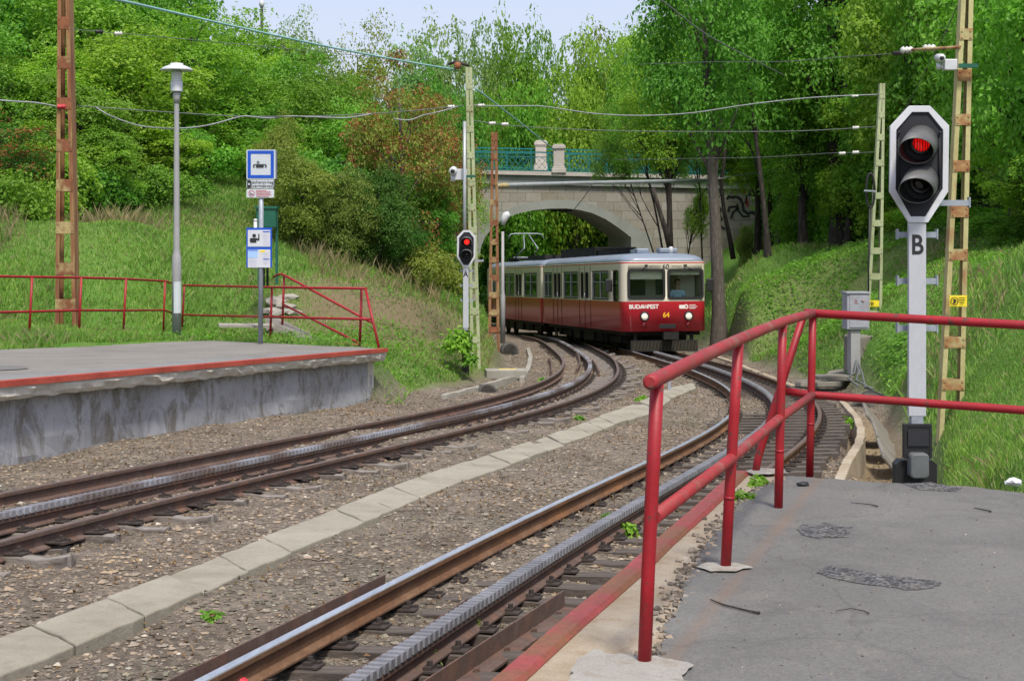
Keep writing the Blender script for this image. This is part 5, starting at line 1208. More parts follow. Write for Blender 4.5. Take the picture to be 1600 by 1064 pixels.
    for l0 in (L-.25,L-.55): g=MB(); g.tube([(-.9,l0,.75),(-1.0,l0,.5),(-.95,l0+.1,.2),(-.9,l0+.3,.35)],.025,6); g.build('hose',M['cable'],t,local=True)
    if not front: return t
    # ---- front face
    for a,b in ((982.5,1038.5),(1044.5,1098.5)):
        x0,x1,z0,z1=fx(a),fx(b),zf(466.5),zf(421.5)
        g=MB(); g.ring(rrect(-.03,-.03,x1-x0+.03,z1-z0+.03,.11,5),rrect(.045,.045,x1-x0-.045,z1-z0-.045,.09,5),(x0,-.055,z0),(1,0,0),(0,0,1),-.07); w_=g.build('windscreen',M['rubber'],t,local=True)
        g=MB(); g.box(((x0+x1)/2,.0,(z0+z1)/2),(x1-x0,.012,z1-z0)); g.build('pane',M['glass'],w_,local=True)
        hh=.28 if a<1000 else .14
        g=MB(); g.box(((x0+x1)/2,.10,z1-.03-hh/2),(x1-x0-.06,.015,hh)); g.build('sun_blind',M['train_in'],w_,local=True)
        s=1 if a<1000 else -1
        p0=Vector((fx(1010 if a<1000 else 1071),-.07,zf(415))); 
        g=MB(); g.box(p0,(.09,.05,.06)); g.tube([p0,p0+Vector((-.16*s,-.02,-.16)) if s>0 else p0+Vector((.26,-.02,-.16))],.012,6); g.build('wiper',M['rubber'],t,local=True)
    for a in (1007,1076):
        c=Vector((fx(a),-.03,zf(494)))
        g=MB(); g.lathe([(.155,.0),(.16,-.02),(.15,-.05),(.12,-.055),(.12,0)],c,24,axis=(0,1,0)); h_=g.build('headlight',M['rubber'],t,local=True)
        g=MB(); g.lathe([(.001,-.05),(.07,-.045),(.118,-.025),(.118,0)],c,24,axis=(0,1,0)); g.build('lamp_glass',M['headlight'],h_,local=True)
        c=Vector((fx(a-.5),-.03,zf(508.5)))
        g=MB(); g.lathe([(.09,.0),(.092,-.03),(.075,-.035),(.001,-.05)],c,18,axis=(0,1,0)); g.build('tail_lamp',M['taillens'],t,local=True)
    g=MB(); g.prism(rrect(fx(1030),zf(513.5),fx(1056),zf(506.5),.02,3),(0,-.028,0),(1,0,0),(0,0,1),-.03); bevel(g.build('coupling_hatch',M['rubber'],t,local=True),.006)
    rot=(R(90),0,0); fy=-.028
    text('lettering','BUDA',.185,(fx(994.6),fy,zf(479.3)),rot,M['text_white'],t,.002,bold=.006,sx=1.0)
    text('lettering','PEST',.185,(fx(1020.5),fy,zf(479.3)),rot,M['text_white'],t,.002,bold=.006,sx=1.0)
    g=MB()
    for i,hh in enumerate((.05,.08,.12,.09,.12,.08,.05)): g.box((fx(1007.8)+(i-3)*.038,fy,zf(481.5)+hh/2),(.022,.004,hh))
    g.build('emblem',M['text_white'],t,local=True)
    text('fleet_number','64',.22,(fx(1041),fy,zf(492.5)),rot,M['gold'],t,.002,bold=.006)
    text('route_number','60',.23,(fx(1041),fy,zf(417.3)),rot,M['text_black'],t,.002,bold=.003)
    g=MB()
    for a,b in ((1015,1033),(1050,1066)):
        for y in (416,418): g.box(((fx(a)+fx(b))/2,fy,zf(y)),(fx(b)-fx(a),.004,.012))
    g.build('lettering',M['text_black'],t,local=True)
    g=MB(); g.prism(rrect(fx(1061.5),zf(482.6),fx(1071),zf(476.8),.02,2),(0,fy+.003,0),(1,0,0),(0,0,1),-.004)
    n=18; o_=[(fx(1072.5)+.07*math.cos(2*math.pi*i/n),zf(479.5)+.075*math.sin(2*math.pi*i/n)) for i in range(n)]; i_=[(fx(1072.5)+.034*math.cos(2*math.pi*i/n),zf(479.5)+.036*math.sin(2*math.pi*i/n)) for i in range(n)]
    g.ring(o_,i_,(0,fy+.0015,0),(1,0,0),(0,0,1),-.004)
    for i,w in enumerate((11,14,11)): g.box((fx(1077)+w*.01,fy,zf(477+i*2.6)),(w*.02,.004,.02))
    g.build('company_mark',M['text_white'],t,local=True)
    # mirrors
    for s,l,zz in ((-1,sl_(961),2.22),(1,.35,2.22)):
        g=MB(); g.box((s*(hw+.22),l-.08,zz),(.24,.07,.42)); bevel(g.build('mirror',M['rubber'],t,local=True),.03)
        g=MB(); g.tube([(s*hw,l,zz),(s*(hw+.22),l-.03,zz)],.02,8); g.build('mirror_arm',M['rubber'],t,local=True)
    # coupler, plough with dull yellow stripes
    g=MB(); g.box((.1,-.1,.60),(.35,.5,.16)); g.box((.1,-.33,.6),(.5,.06,.24)); g.build('coupler',M['under'],t,local=True)
    g=MB(); g.box((.0,.12,.26),(2.25,.08,.36)); g.box((-.95,.2,.55),(.1,.1,.3)); g.box((.95,.2,.55),(.1,.1,.3)); pl=g.build('rail_guard',M['under'],t,local=True)
    g=MB()
    for i in range(19):
        x=-1.05+i*.115; g.prism([(x,.12),(x+.035,.12),(x+.095,.40),(x+.06,.40)],(0,.078,0),(1,0,0),(0,0,1),-.004)
    g.build('stripe',M['yellow_dim'],pl,local=True)
    # roof vents and horn
    for x,y,w in ((.1,3.6,.42),(-.35,1.5,.42),(.35,.9,.62)):
        g=MB(); g.box((x,y,3.36),(w,.45,.16)); bevel(g.build('roof_vent',M['train_roof'],t,local=True),.04)
    g=MB(); g.lathe([(.075,0),(.075,.2),(.055,.24),(.001,.25)],(fx(1059.5),.7,3.24),16); g.build('roof_aerial',M['lamp_white'],t,local=True)
    g=MB()
    for x in (-.75,.75):
        for i in range(6): g.box((x,6.2+i*1.1,3.42),(.03,.03,.32))
        g.box((x,8.95,3.58),(.035,5.6,.035)); g.box((x,8.95,3.43),(.02,5.6,.26))
    for i in range(6): g.box((0,6.2+i*1.1,3.58),(1.5,.03,.03))
    g.build('roof_rack',M['under'],t,local=True)
    return t
zw0,zw1=1.76,2.69
def fl(px0,px1): a,b=sl_(680+px0/4.257),sl_(680+px1/4.257); return min(a,b),max(a,b)
feats=[('win',*fl(1192,1225),1.72,2.70,.12,False),('win',*fl(1054,1158),zw0,zw1,.03,True),('door',*fl(967,1040)),('win',*fl(977,992),1.78,2.66,.08,False),('win',*fl(1007,1024),1.78,2.66,.08,False),
 ('win',*fl(862,955),zw0,zw1,.03,True),('door',*fl(792,848)),('win',*fl(798,813),1.78,2.66,.08,False),('win',*fl(824,838),1.78,2.66,.08,False),('win',*fl(733,782),zw0,zw1,.03,True)]
tram1=tram_car('leading red and cream tram car with lit headlights numbered 64',0,12.05,feats,True)
off2=12.45
feats2=[('win',*[v-off2 for v in fl(597,681)],zw0,zw1,.03,True),('door',*[v-off2 for v in fl(540,580)]),('win',*[v-off2 for v in fl(544,556)],1.78,2.66,.08,False),('win',*[v-off2 for v in fl(564,576)],1.78,2.66,.08,False),
 ('win',*[v-off2 for v in fl(463,530)],zw0,zw1,.03,True),('win',9.2,10.6,zw0,zw1,.03,True)]
tram2=tram_car('second red and cream tram car with the raised pantograph, coupled behind',off2,12.0,feats2,False)
g=MB(); g.box((0,-.2,1.9),(2.3,.42,2.2)); g.build('gangway_bellows',M['under'],tram2,local=True)
# pantograph
yp=8.0
g=MB(); g.box((-.3,yp,3.38),(1.5,2.0,.06))
for s in (-1,1): g.box((-.3+s*.6,yp,3.34),(.08,2.2,.12))
pa=g.build('pantograph_base',M['under'],tram2,local=True)
pz=4.52
g=MB()
for s in (-1,1): g.tube([(-.3+s*.42,yp+.8,3.42),(-.3+s*.3,yp-.75,3.85)],.03,8); g.tube([(-.3+s*.3,yp-.75,3.85),(-.3+s*.12,yp+.3,pz-.05)],.022,8)
g.tube([(-.8,yp+.8,3.45),(.2,yp+.8,3.45)],.03,8); g.build('pantograph_arm',M['galv'],pa,local=True)
g=MB(); g.tube([(-1.13,yp+.3,pz-.22),(-1.02,yp+.3,pz-.03),(-.8,yp+.3,pz),(.2,yp+.3,pz),(.42,yp+.3,pz-.03),(.53,yp+.3,pz-.22)],.025,8); g.build('collector_head',M['galv'],pa,local=True)
g=MB()
for x in (-.9,-.45,.0,.45,.9): g.box((x,2.2,3.36),(.32,2.6,.16))
g.box((0,5,3.36),(1.5,1.6,.2)); g.build('roof_equipment',M['under'],tram2,local=True)
# driver
def driver():
    t=thing('person',(0,0,0),'tram driver in a light blue short sleeved shirt seated behind the right windscreen','person')
    t.parent=None
    Mx=Matrix.Translation(tram1.location)@tram1.rotation_euler.to_matrix().to_4x4()
    t.location=Mx@Vector((fx(1069),.70,1.56)); t.rotation_euler=(0,0,ALPHA)
    def skin(name,pts,edges,m,par,lv=2):
        me=bpy.data.meshes.new(name); me.from_pydata([p[:3] for p in pts],edges,[]); o=link(name,me,par,m)
        o.modifiers.new('skin','SKIN'); sv=me.skin_vertices[0].data
        for i,p in enumerate(pts): sv[i].radius=(p[3],p[4] if len(p)>4 else p[3]); sv[i].use_root=(i==0)
        s=o.modifiers.new('sub','SUBSURF'); s.levels=lv; s.render_levels=lv; 
        for p in me.polygons: p.use_smooth=True
        return o
    body=[(0,0,0,.15,.12),(0,-.01,.22,.15,.11),(0,-.01,.42,.17,.11),(0,-.01,.52,.075,.07),(0,-.02,.60,.06,.06),(0,-.035,.68,.085,.09),(0,-.03,.78,.085,.10),(0,-.02,.85,.05,.06),
      (.19,-.01,.44,.065),(.24,-.08,.20,.045),(.16,-.30,.10,.036),(.12,-.40,.12,.04),(-.19,-.01,.44,.065),(-.24,-.08,.20,.045),(-.16,-.30,.10,.036),(-.12,-.40,.12,.04),
      (.10,-.25,-.02,.085),(.11,-.45,-.03,.065),(.11,-.46,-.36,.05),(-.10,-.25,-.02,.085),(-.11,-.45,-.03,.065),(-.11,-.46,-.36,.05)]
    e=[(0,1),(1,2),(2,3),(3,4),(4,5),(5,6),(6,7),(2,8),(8,9),(9,10),(10,11),(2,12),(12,13),(13,14),(14,15),(0,16),(16,17),(17,18),(0,19),(19,20),(20,21)]
    skin('body',body,e,M['skin'],t)
    sh=[(0,0,-.02,.165,.135),(0,-.01,.22,.165,.125),(0,-.01,.42,.19,.125),(0,-.01,.50,.10,.085),(.19,-.01,.44,.082),(.235,-.06,.26,.066),(-.19,-.01,.44,.082),(-.235,-.06,.26,.066)]
    skin('shirt',sh,[(0,1),(1,2),(2,3),(2,4),(4,5),(2,6),(6,7)],M['shirt'],t)
    h=bmesh.new(); bmesh.ops.create_uvsphere(h,u_segments=16,v_segments=10,radius=.108)
    for v in h.verts: v.co=Vector((v.co.x*.92,v.co.y*1.02+.0,v.co.z*1.02))
    bmesh.ops.delete(h,geom=[v for v in h.verts if v.co.z<.02 and v.co.y<.03 or v.co.z<-.06],context='VERTS')
    me=bpy.data.meshes.new('hair'); h.to_mesh(me); h.free(); o=link('hair',me,t,M['hair']); o.location=(0,-.022,.775)
    q=MB(); q.box((0,-.135,.735),(.022,.03,.045)); q.build('nose',M['skin'],t,local=True)
    q=MB(); q.box((-.034,-.122,.765),(.024,.01,.010)); q.box((.034,-.122,.765),(.024,.01,.010)); q.box((0,-.118,.685),(.045,.012,.010)); q.build('face_features',M['hair'],t,local=True)
driver()

# ------------------------------------------------------------------ the bridge
BD=82.0; bk=BD/F
bx=lambda x:(x-800)*bk
bz=lambda y:-(y-YH)*bk
def bridge():
    t=thing('stone_bridge',Vector((bx(884),BD,bz(430))),'stone arch road bridge with grey arch ring and teal railing over the tracks','bridge')
    dep=6.5; skew=-.12; W_=Vector((skew*dep,dep,0))
    arch_i=[(745,440),(748,405),(752,385),(758,371),(768,357),(780,347),(795,339),(812,333),(835,328.5),(860,326.2),(885,326),(905,328.2),(925,333),(945,342),(962,353),(975,362.5),(986,371),(986,400),(986,440)]
    A=[Vector((bx(x),BD,bz(y))) for x,y in arch_i]
    top=lambda X: bz(279)-.022*(X-bx(780))
    q=MB()
    # spandrel wall left, over and right of the arch, as one face strip with thickness
    xs0,xs1=bx(600),bx(1300)
    fl_=[(xs0,bz(470)),(A[0].x,bz(470))]+[(p.x,p.z) for p in A]+[(A[-1].x,bz(470)),(xs1,bz(470)),(xs1,top(xs1)),(xs0,top(xs0))]
    vs=[(a,BD,z) for a,z in fl_]; n=len(vs)
    from mathutils.geometry import tessellate_polygon
    tri=tessellate_polygon([[Vector((a,z,0)) for a,z in fl_]])
    q.add(vs,[list(f) for f in tri]); q.build('stone_wall',M['stone'],t)
    q=MB(); vs2=[(a+W_.x,BD+W_.y,z) for a,z in fl_]; q.add(vs2,[list(f) for f in tri]); q.build('stone_wall',M['stone'],t)
    # barrel
    q=MB(); B=[A[0]+Vector((0,0,-2))]+A+[A[-1]+Vector((0,0,-2))]; B=[Vector((p.x,BD-.06,p.z)) for p in B]
    v=[]; 
    for p in B: v+=[p,p+W_+Vector((0,.12,0))]
    q.add(v,[(2*i,2*i+1,2*i+3,2*i+2) for i in range(len(B)-1)],False); q.build('arch_barrel',M['bridge_soffit'],t)
    # arch ring, proud of the wall
    arch_o=[(736,440),(738,405),(741,380),(747,364),(758,349),(772,338),(790,328.5),(810,321),(835,315.5),(860,313.2),(886,313),(908,315.2),(930,320.5),(952,331),(975,344),(997,357),(1018,370),(1018,400),(1018,440)]
    O=[Vector((bx(x),BD,bz(y))) for x,y in arch_o]
    q=MB(); v=[]
    for a,o_ in zip(A,O):
        v+=[Vector((a.x,BD-.06,a.z)),Vector((o_.x,BD-.06,o_.z)),Vector((o_.x,BD+.02,o_.z))]
    fs=[]
    for i in range(len(A)-1): fs+=[(3*i,3*i+1,3*i+4,3*i+3),(3*i+1,3*i+2,3*i+5,3*i+4)]
    q.add(v,fs); q.build('arch_ring',M['bridge_grey'],t)
    # deck: fascia and projecting slab
    def slab(y0,y1,out,name,m):
        g=MB(); a=Vector((xs0,BD-out,bz((y0+y1)/2)+.022*(bx(780)-xs0))); h=(y1-y0)*bk; pts=[]
        v=[]
        for X in (xs0,xs1):
            zz0=bz(y1)-.022*(X-bx(780)); zz1=bz(y0)-.022*(X-bx(780))
            v+=[(X,BD-out,zz0),(X,BD-out,zz1),(X+W_.x,BD+dep+out,zz1),(X+W_.x,BD+dep+out,zz0)]
        g.add(v,[(0,1,5,4),(1,2,6,5),(2,3,7,6),(3,0,4,7),(0,3,2,1),(4,5,6,7)]); return g.build(name,m,t)
    slab(273.2,287.5,.16,'fascia',M['bridge_grey']); slab(267.2,273.2,.34,'deck_slab',M['pillar'])
    # pillars
    def pillar(px,D,y0,y1,w):
        k=D/F; c=P(px,y1,D); g=MB(); h=(y1-y0)*k; w=w*k
        def bb(z0,z1,s): g.box(c+Vector((0,0,(z0+z1)/2*h)),(w*s,w*s,(z1-z0)*h))
        bb(0,.17,1.32); bb(.17,.22,1.18); bb(.22,.80,1.0); bb(.80,.84,1.12); bb(.84,.95,1.22); bb(.95,1.0,1.0)
        bevel(g.build('pillar',M['pillar'],t),.03)
    pillar(873,BD-.05,226,271,17); pillar(845,BD+dep-.1,220,267,17)
    # lattice railings, near and far
    def railing(D,offx,yt,ymid,yb,step):
        k=D/F; X0,X1=xs0+offx,xs1+offx; nn=int((X1-X0)/step)
        zb_=lambda X: -(yb-YH)*k-.022*(X-bx(780)); ht=(yb-yt)*k; hm=(yb-ymid)*k
        g=MB()
        for z,r_ in ((ht,.035),(hm,.022),(.08,.022)): g.bar((X0,D,zb_(X0)+z),(X1,D,zb_(X1)+z),.05,r_*2)
        g.build('railing_bar',M['teal'],t)
        g=MB()
        for i in range(nn):
            X=X0+i*step
            for s in (-1,1):
                a=X if s>0 else X+step*2; b=X+step*2 if s>0 else X
                g.bar((a,D+.012*s,zb_(a)+.08),(b,D+.012*s,zb_(b)+hm),.018,.045,up=(0,1,0))
        g.build('railing_lattice',M['teal'],t)
        for i in range(0,nn,7):
            X=X0+i*step; g=MB(); g.box((X,D,zb_(X)+ht/2),(.06,.06,ht)); g.build('railing_post',M['teal'],t)
    railing(BD-.1,0,237,244.5,268,.30); railing(BD+dep+.1,-.78,232,239,264.5,.30)
    # lattice gate post pair and wires under the crown
    g=MB()
    for x in (868,877,886): g.tube([Vector((bx(x),BD+1,bz(327))),Vector((bx(x),BD+1,bz(331)))],.05,6)
    g.bar(Vector((bx(862),BD+1,bz(329))),Vector((bx(896),BD+1,bz(328.5))),.06,.09); g.build('wire_support',M['rubber'],t)
    # scrawled graffiti on the right wall
    def scr(pts,w,m='graffiti'):
        g=MB(); v=[Vector((bx(960+x/5.32),BD-.012,bz(230+y/5.32))) for x,y in pts]
        for i in range(len(v)-1): g.bar(v[i],v[i+1]+(v[i+1]-v[i]).normalized()*w*.3,w,.012,up=(0,1,0))
        return g.build('graffiti_stroke',M[m],t)
    scr([(690,480),(715,470),(720,455),(735,475),(760,480),(745,500),(750,520),(725,515),(712,530),(710,510),(685,505),(700,492),(690,480)],.09)
    scr([(738,535),(715,590),(705,640),(700,700),(740,660),(790,630)],.09); scr([(860,480),(880,520),(870,560),(890,600),(860,640),(910,680)],.14)
    scr([(935,435),(950,410),(980,420),(1010,410),(1045,430),(1065,470),(1075,530),(1110,555),(1150,540),(1185,575)],.13); scr([(945,540),(955,500),(1015,495),(1015,520),(985,545),(970,590)],.11)
    scr([(1020,470),(1030,530),(1070,580),(1120,575)],.10); scr([(1115,395),(1205,395)],.12); scr([(1255,545),(1270,500),(1300,470),(1340,450)],.12); scr([(1265,520),(1300,485),(1320,490)],.09); scr([(1170,450),(1205,455)],.14); scr([(1090,470),(1100,400)],.09)
    scr([(1095,430),(1105,465),(1108,490)],.12,'graffiti_red'); scr([(1035,370),(1090,375)],.10,'graffiti_red'); scr([(1285,435),(1335,440)],.08,'graffiti_red')
bridge()

# ------------------------------------------------------------------ vegetation
def unit(v): return v/np.maximum(np.linalg.norm(v,axis=-1,keepdims=True),1e-9)
def leaf_quads(p,nrm,ax,size,rng,aspect=.62,fold=.18):
    """kite-shaped leaves: p base points, nrm normals, ax growth directions"""
    ax=unit(ax-nrm*np.sum(ax*nrm,1)[:,None]); sd=np.cross(nrm,ax); s=size[:,None]
    a=p; tip=p+ax*s-nrm*s*fold; mid=p+ax*s*.45
    l=mid+sd*s*aspect*.5+nrm*s*fold*.3; r=mid-sd*s*aspect*.5+nrm*s*fold*.3
    V=np.stack([a,r,tip,l],1).reshape(-1,3); n=len(p); return V,np.arange(n*4).reshape(n,4)
def sprays(C,Nn,Rr,nl,size,rng,droop=.35,thick=.2):
    m=len(C); up=np.tile([0,0,1.],(m,1)); t1=unit(np.cross(Nn,rng.normal(size=(m,3)))); t2=np.cross(Nn,t1)
    rr=np.sqrt(rng.uniform(.02,1,(m,nl)))*Rr[:,None]; th=rng.uniform(0,2*np.pi,(m,nl))
    rad=t1[:,None]*np.cos(th)[...,None]+t2[:,None]*np.sin(th)[...,None]
    p=C[:,None]+rad*rr[...,None]+Nn[:,None]*(rng.normal(size=(m,nl,1))*thick*Rr[:,None,None])
    p[...,2]-=droop*(rr/Rr[:,None])**2*Rr[:,None]
    nn=unit(Nn[:,None]+rng.normal(size=(m,nl,3))*.5+rad*.35); ax=rad+rng.normal(size=(m,nl,3))*.35; ax[...,2]-=.16
    sz=size*rng.uniform(.65,1.25,(m,nl))
    return p.reshape(-1,3),nn.reshape(-1,3),unit(ax.reshape(-1,3)),sz.ravel()
def lobes_of(seed,rx,rz,n,lr):
    rng=np.random.default_rng(seed); out=[]
    for i in range(n):
        d=unit(rng.normal(size=3)); k=rng.uniform(.42,.80)
        c=np.array([d[0]*rx*k,d[1]*rx*k,d[2]*rz*k]); 
        taper=1-.35*max(0,c[2]/rz); c[:2]*=taper
        out.append((c,lr*rng.uniform(.7,1.25)))
    return out
def crown_mesh(name,seed,rx,rz,nlobe,lr,nspray,nleaf,size,spray=.42,droop=.4,flatk=.72):
    rng=np.random.default_rng(seed); L=lobes_of(seed,rx,rz,nlobe,lr); C=[];Nn=[]
    for c,r in L:
        d=unit(rng.normal(size=(nspray,3))+[0,0,.35]); k=rng.uniform(.62,1.08,(nspray,1))
        C.append(c+d*k*[r,r,r*flatk]); Nn.append(unit(d*.85+[0,0,.55]+rng.normal(size=(nspray,3))*.3))
    C=np.concatenate(C); Nn=np.concatenate(Nn); Rr=spray*rng.uniform(.6,1.3,len(C))
    V,Fq=leaf_quads(*sprays(C,Nn,Rr,nleaf,size,rng,droop),rng)
    return np_mesh(name,V,Fq),L
TYPES={}
def T(kind,*a,mats=('leaf',),**k):
    me,L=crown_mesh('crown_'+kind,*a,**k); [me.materials.append(M[m]) for m in mats]; TYPES[kind]=(me,L)
T('a',101,3.0,4.0,34,1.15,20,22,.17); T('b',102,3.0,4.0,30,1.25,22,21,.17); T('c',103,3.0,4.0,38,1.0,18,22,.16)
T('d',104,3.0,4.0,30,1.05,20,22,.18,spray=.46,droop=.22)
T('sparse',105,3.0,4.0,30,.8,12,9,.12,spray=.36,droop=.1); T('far',106,3.0,4.0,30,1.2,19,20,.165,spray=.42,droop=.15)
T('bush',107,1.6,1.1,20,.62,16,20,.12,spray=.28); T('bush2',108,1.6,1.1,16,.66,16,20,.135,spray=.30)
def add_red(kind,seed):
    me,L=TYPES[kind]; rng=np.random.default_rng(seed); m=len(me.vertices); co_=np.empty(m*3,np.float32); me.vertices.foreach_get('co',co_); co_=co_.reshape(-1,3)
    pick=rng.choice(m//4,420,replace=False)*4; C=co_[pick]+[0,0,.12]; Nn=unit(rng.normal(size=(420,3))*.4+[0,0,1]); V,Fq=leaf_quads(*sprays(C,Nn,np.full(420,.24),15,.11,rng,.5,.3),rng)
    A=np.concatenate([co_,V]); n4=m//4; me2=np_mesh('crown_russet',A,np.arange(len(A)).reshape(-1,4)); me2.materials.append(M['leaf']); me2.materials.append(M['redleaf'])
    me2.polygons.foreach_set('material_index',np.concatenate([np.zeros(n4,np.int32),np.ones(len(V)//4,np.int32)])); return me2
T('thin',109,3.0,4.0,32,.85,15,15,.14,spray=.36); TYPES['russet']=(add_red('thin',5),TYPES['thin'][1])
EXT={}
for _k2,(_m,_l) in TYPES.items():
    _a=np.empty(len(_m.vertices)*3,np.float32); _m.vertices.foreach_get('co',_a); _z=_a.reshape(-1,3)[:,2]; EXT[_k2]=(float(np.percentile(_z,.6)),float(np.percentile(_z,99.6)))
GREEN=dict(bright=(.205,.395,.046),mid=(.148,.325,.042),dark=(.075,.195,.032),yellow=(.29,.37,.11),pale=(.19,.325,.12),deep=(.052,.14,.024),olive=(.20,.29,.06))
def trunk(base,topz,r0,L,cpos,sc,seed,lean=(0,0),m='bark',nl=9,fork=None):
    rg=random.Random(seed); q=MB(); H=topz-base.z; ax=Vector((cpos.x-base.x,cpos.y-base.y,0))
    pts=[]; n=9
    for i in range(n+1):
        k=i/n; pts.append(base+ax*(k**1.2)+Vector((math.sin(k*4+seed)*.12*k*H*.12,math.cos(k*3.1+seed)*.1*k*H*.12,H*k)))
    rs_=[r0*(1.35 if i==0 else 1)*(1-.80*i/n) for i in range(n+1)]
    q.tube([pts[0]-Vector((0,0,.4))]+pts,[r0*1.6]+rs_,10)
    for c,r in sorted(L,key=lambda l:l[0][2])[::max(1,len(L)//nl)]:
        tgt=cpos+Vector((c[0]*sc[0],c[1]*sc[1],c[2]*sc[2])); k=min(.9,max(.25,(tgt.z-base.z)/H-.22)); i=int(k*n); s=pts[i].lerp(pts[min(i+1,n)],k*n-i)
        mid=s.lerp(tgt,.5)+Vector((rg.uniform(-.2,.2),rg.uniform(-.2,.2),.15)); rr_=max(.02,rs_[i]*.5)
        q.tube([s,s.lerp(mid,.5)+Vector((0,0,-.05)),mid,tgt],[rr_,rr_*.8,rr_*.6,rr_*.25],7)
        for _ in range(2):
            e=tgt+Vector((rg.uniform(-1,1),rg.uniform(-1,1),rg.uniform(.1,.9)))*r*.8; q.tube([mid,mid.lerp(e,.5),e],[rr_*.45,rr_*.3,rr_*.12],5)
    return q
ntree=[0]
def tree(px,ytop,D,rx,kind,col,label,group,clear=.8,base=None,rt=.14,name='broadleaf_tree',cx=None,bark='bark',rz=None,zrot=None,cat='tree',basez=None,ybot=None):
    """base: pixel column of the trunk's foot; cx: column of the crown"""
    ntree[0]+=1; s=ntree[0]; rg=random.Random(s*13)
    bx_=base if base is not None else px+rg.uniform(-12,12); X=(bx_-800)/F*D; z=gz(X,D) if basez is None else basez; b=Vector((X,D,z))
    top=-(ytop-YH)/F*D; h=top-z; me,L=TYPES[kind]; zz=EXT[kind]; R0=3.35 if zz[1]>2 else 1.8
    if ybot is not None: clear=-(ybot-YH)/F*D-z
    sz=max(.12,(h-clear)/(zz[1]-zz[0])); sx=rx/R0; H0=zz[1]; cp=Vector(((px-800)/F*D,D+rg.uniform(-.5,.5),top-H0*sz))
    t=thing(name,b,label,cat,group)
    c=bpy.data.objects.new('crown',me); COL.objects.link(c); c.parent=t; c.location=cp-b; c.scale=(sx,sx,sz); rot=rg.uniform(0,6.28) if zrot is None else zrot; c.rotation_euler=(0,0,rot)
    v=rg.uniform(.88,1.12); g=GREEN[col]; c.color=(g[0]*v*rg.uniform(.78,1.22),g[1]*v,g[2]*v*rg.uniform(.85,1.15),1)
    Lr=[(np.array([l[0][0]*math.cos(rot)-l[0][1]*math.sin(rot),l[0][0]*math.sin(rot)+l[0][1]*math.cos(rot),l[0][2]]),l[1]) for l in L]
    trunk(b,cp.z+H0*sz*.55,rt,Lr,cp,(sx,sx,sz),s,m=bark).build('trunk',M[bark],t)
    return t
GL='trees of the left bank wood'; GB='trees behind the bridge'; GR='trees of the right bank wood'; GA='trees seen through the arch'; GS='shrubs at the edge of the left wood'; GT='shrubs at the edge of the right wood'
lw='broadleaf tree of the dense wood above the grassy left bank'; rw='broadleaf tree of the dense wood above the right bank'
tree(-25,165,46,2.5,'russet','dark','dark tree with russet hanging shoots at the left edge of the picture',GL,clear=.3)
tree(30,-70,58,3.5,'b','mid',lw,GL); tree(128,-40,57,3.2,'a','bright',lw,GL); tree(212,50,54,3.0,'d','bright','bright green tree standing behind the lamp post',GL); tree(300,15,57,3.0,'a','bright',lw,GL)
tree(250,-100,68,3.8,'c','mid',lw,GL); tree(130,120,51,2.6,'b','mid',lw,GL,clear=.3); tree(50,190,50,2.3,'c','dark',lw,GL,clear=.2)
tree(345,150,57,2.4,'d','bright',lw,GL,clear=.4); tree(382,22,66,2.7,'a','bright','bright green tree rising to the globe lamp at the top left',GL); tree(440,75,61,2.6,'b','bright',lw,GL)
tree(470,15,74,2.6,'sparse','yellow','pale thin-leaved tree against the sky, left one of two',GL); tree(562,18,76,3.0,'sparse','yellow','pale thin-leaved tree against the sky, right one of two',GL)
tree(470,60,70,2.8,'c','olive',lw,GL); tree(555,85,70,2.8,'b','olive',lw,GL)
tree(502,115,56,2.5,'c','mid',lw,GL,base=478,rt=.26); tree(545,160,55,2.1,'a','bright',lw,GL,clear=.5); tree(420,165,56,2.2,'b','mid',lw,GL,clear=.5)
tree(628,88,52.5,2.3,'russet','olive','bare-branched tree with russet seed clusters left of the pale green pole',GL,bark='bark_pale'); tree(692,150,55,1.8,'russet','olive','russet-tipped slender tree right behind the pale green pole',GL,bark='bark_pale',rt=.08)
tree(655,225,54,1.8,'russet','mid','low russet tree with pale leaning branches above the far signal',GL,bark='bark_pale',rt=.07); tree(600,235,53,1.9,'thin','mid',lw,GL,bark='bark_pale',rt=.07,clear=.4); tree(722,230,66,1.6,'thin','bright',lw,GL,rt=.07)
for a in ((5,90,53,2.5,'d','bright'),(95,80,52,2.5,'a','bright'),(175,110,53,2.4,'c','bright'),(255,115,55,2.4,'d','bright'),(330,80,60,2.4,'a','mid'),(90,190,49,2.0,'a','bright'),(170,205,50,2.0,'d','mid'),(255,200,53,2.0,'b','bright'),(330,190,57,1.9,'a','bright'),(400,120,60,2.2,'c','bright'),(455,190,54.5,2.0,'d','bright'),(530,215,54,2.0,'a','bright'),(585,130,60,2.2,'b','mid'),(-60,60,50,2.6,'a','mid'),(30,20,66,3.2,'a','mid'),(100,10,68,3.2,'b','mid'),(180,0,70,3.2,'a','mid'),(670,120,75,2.6,'b','mid')):
    tree(*a,lw,GL,clear=.15)
tree(-90,-40,52,3.2,'a','mid',lw,GL)
for a in ((-200,-20,50,3.2,'b','mid'),(-180,150,46,2.6,'d','bright'),(-300,60,50,3.0,'a','mid'),(-130,200,46,2.2,'c','bright'),(-400,0,54,3.4,'c','mid'),(-260,-100,66,3.8,'a','mid')):
    tree(*a,lw,GL,clear=.2)
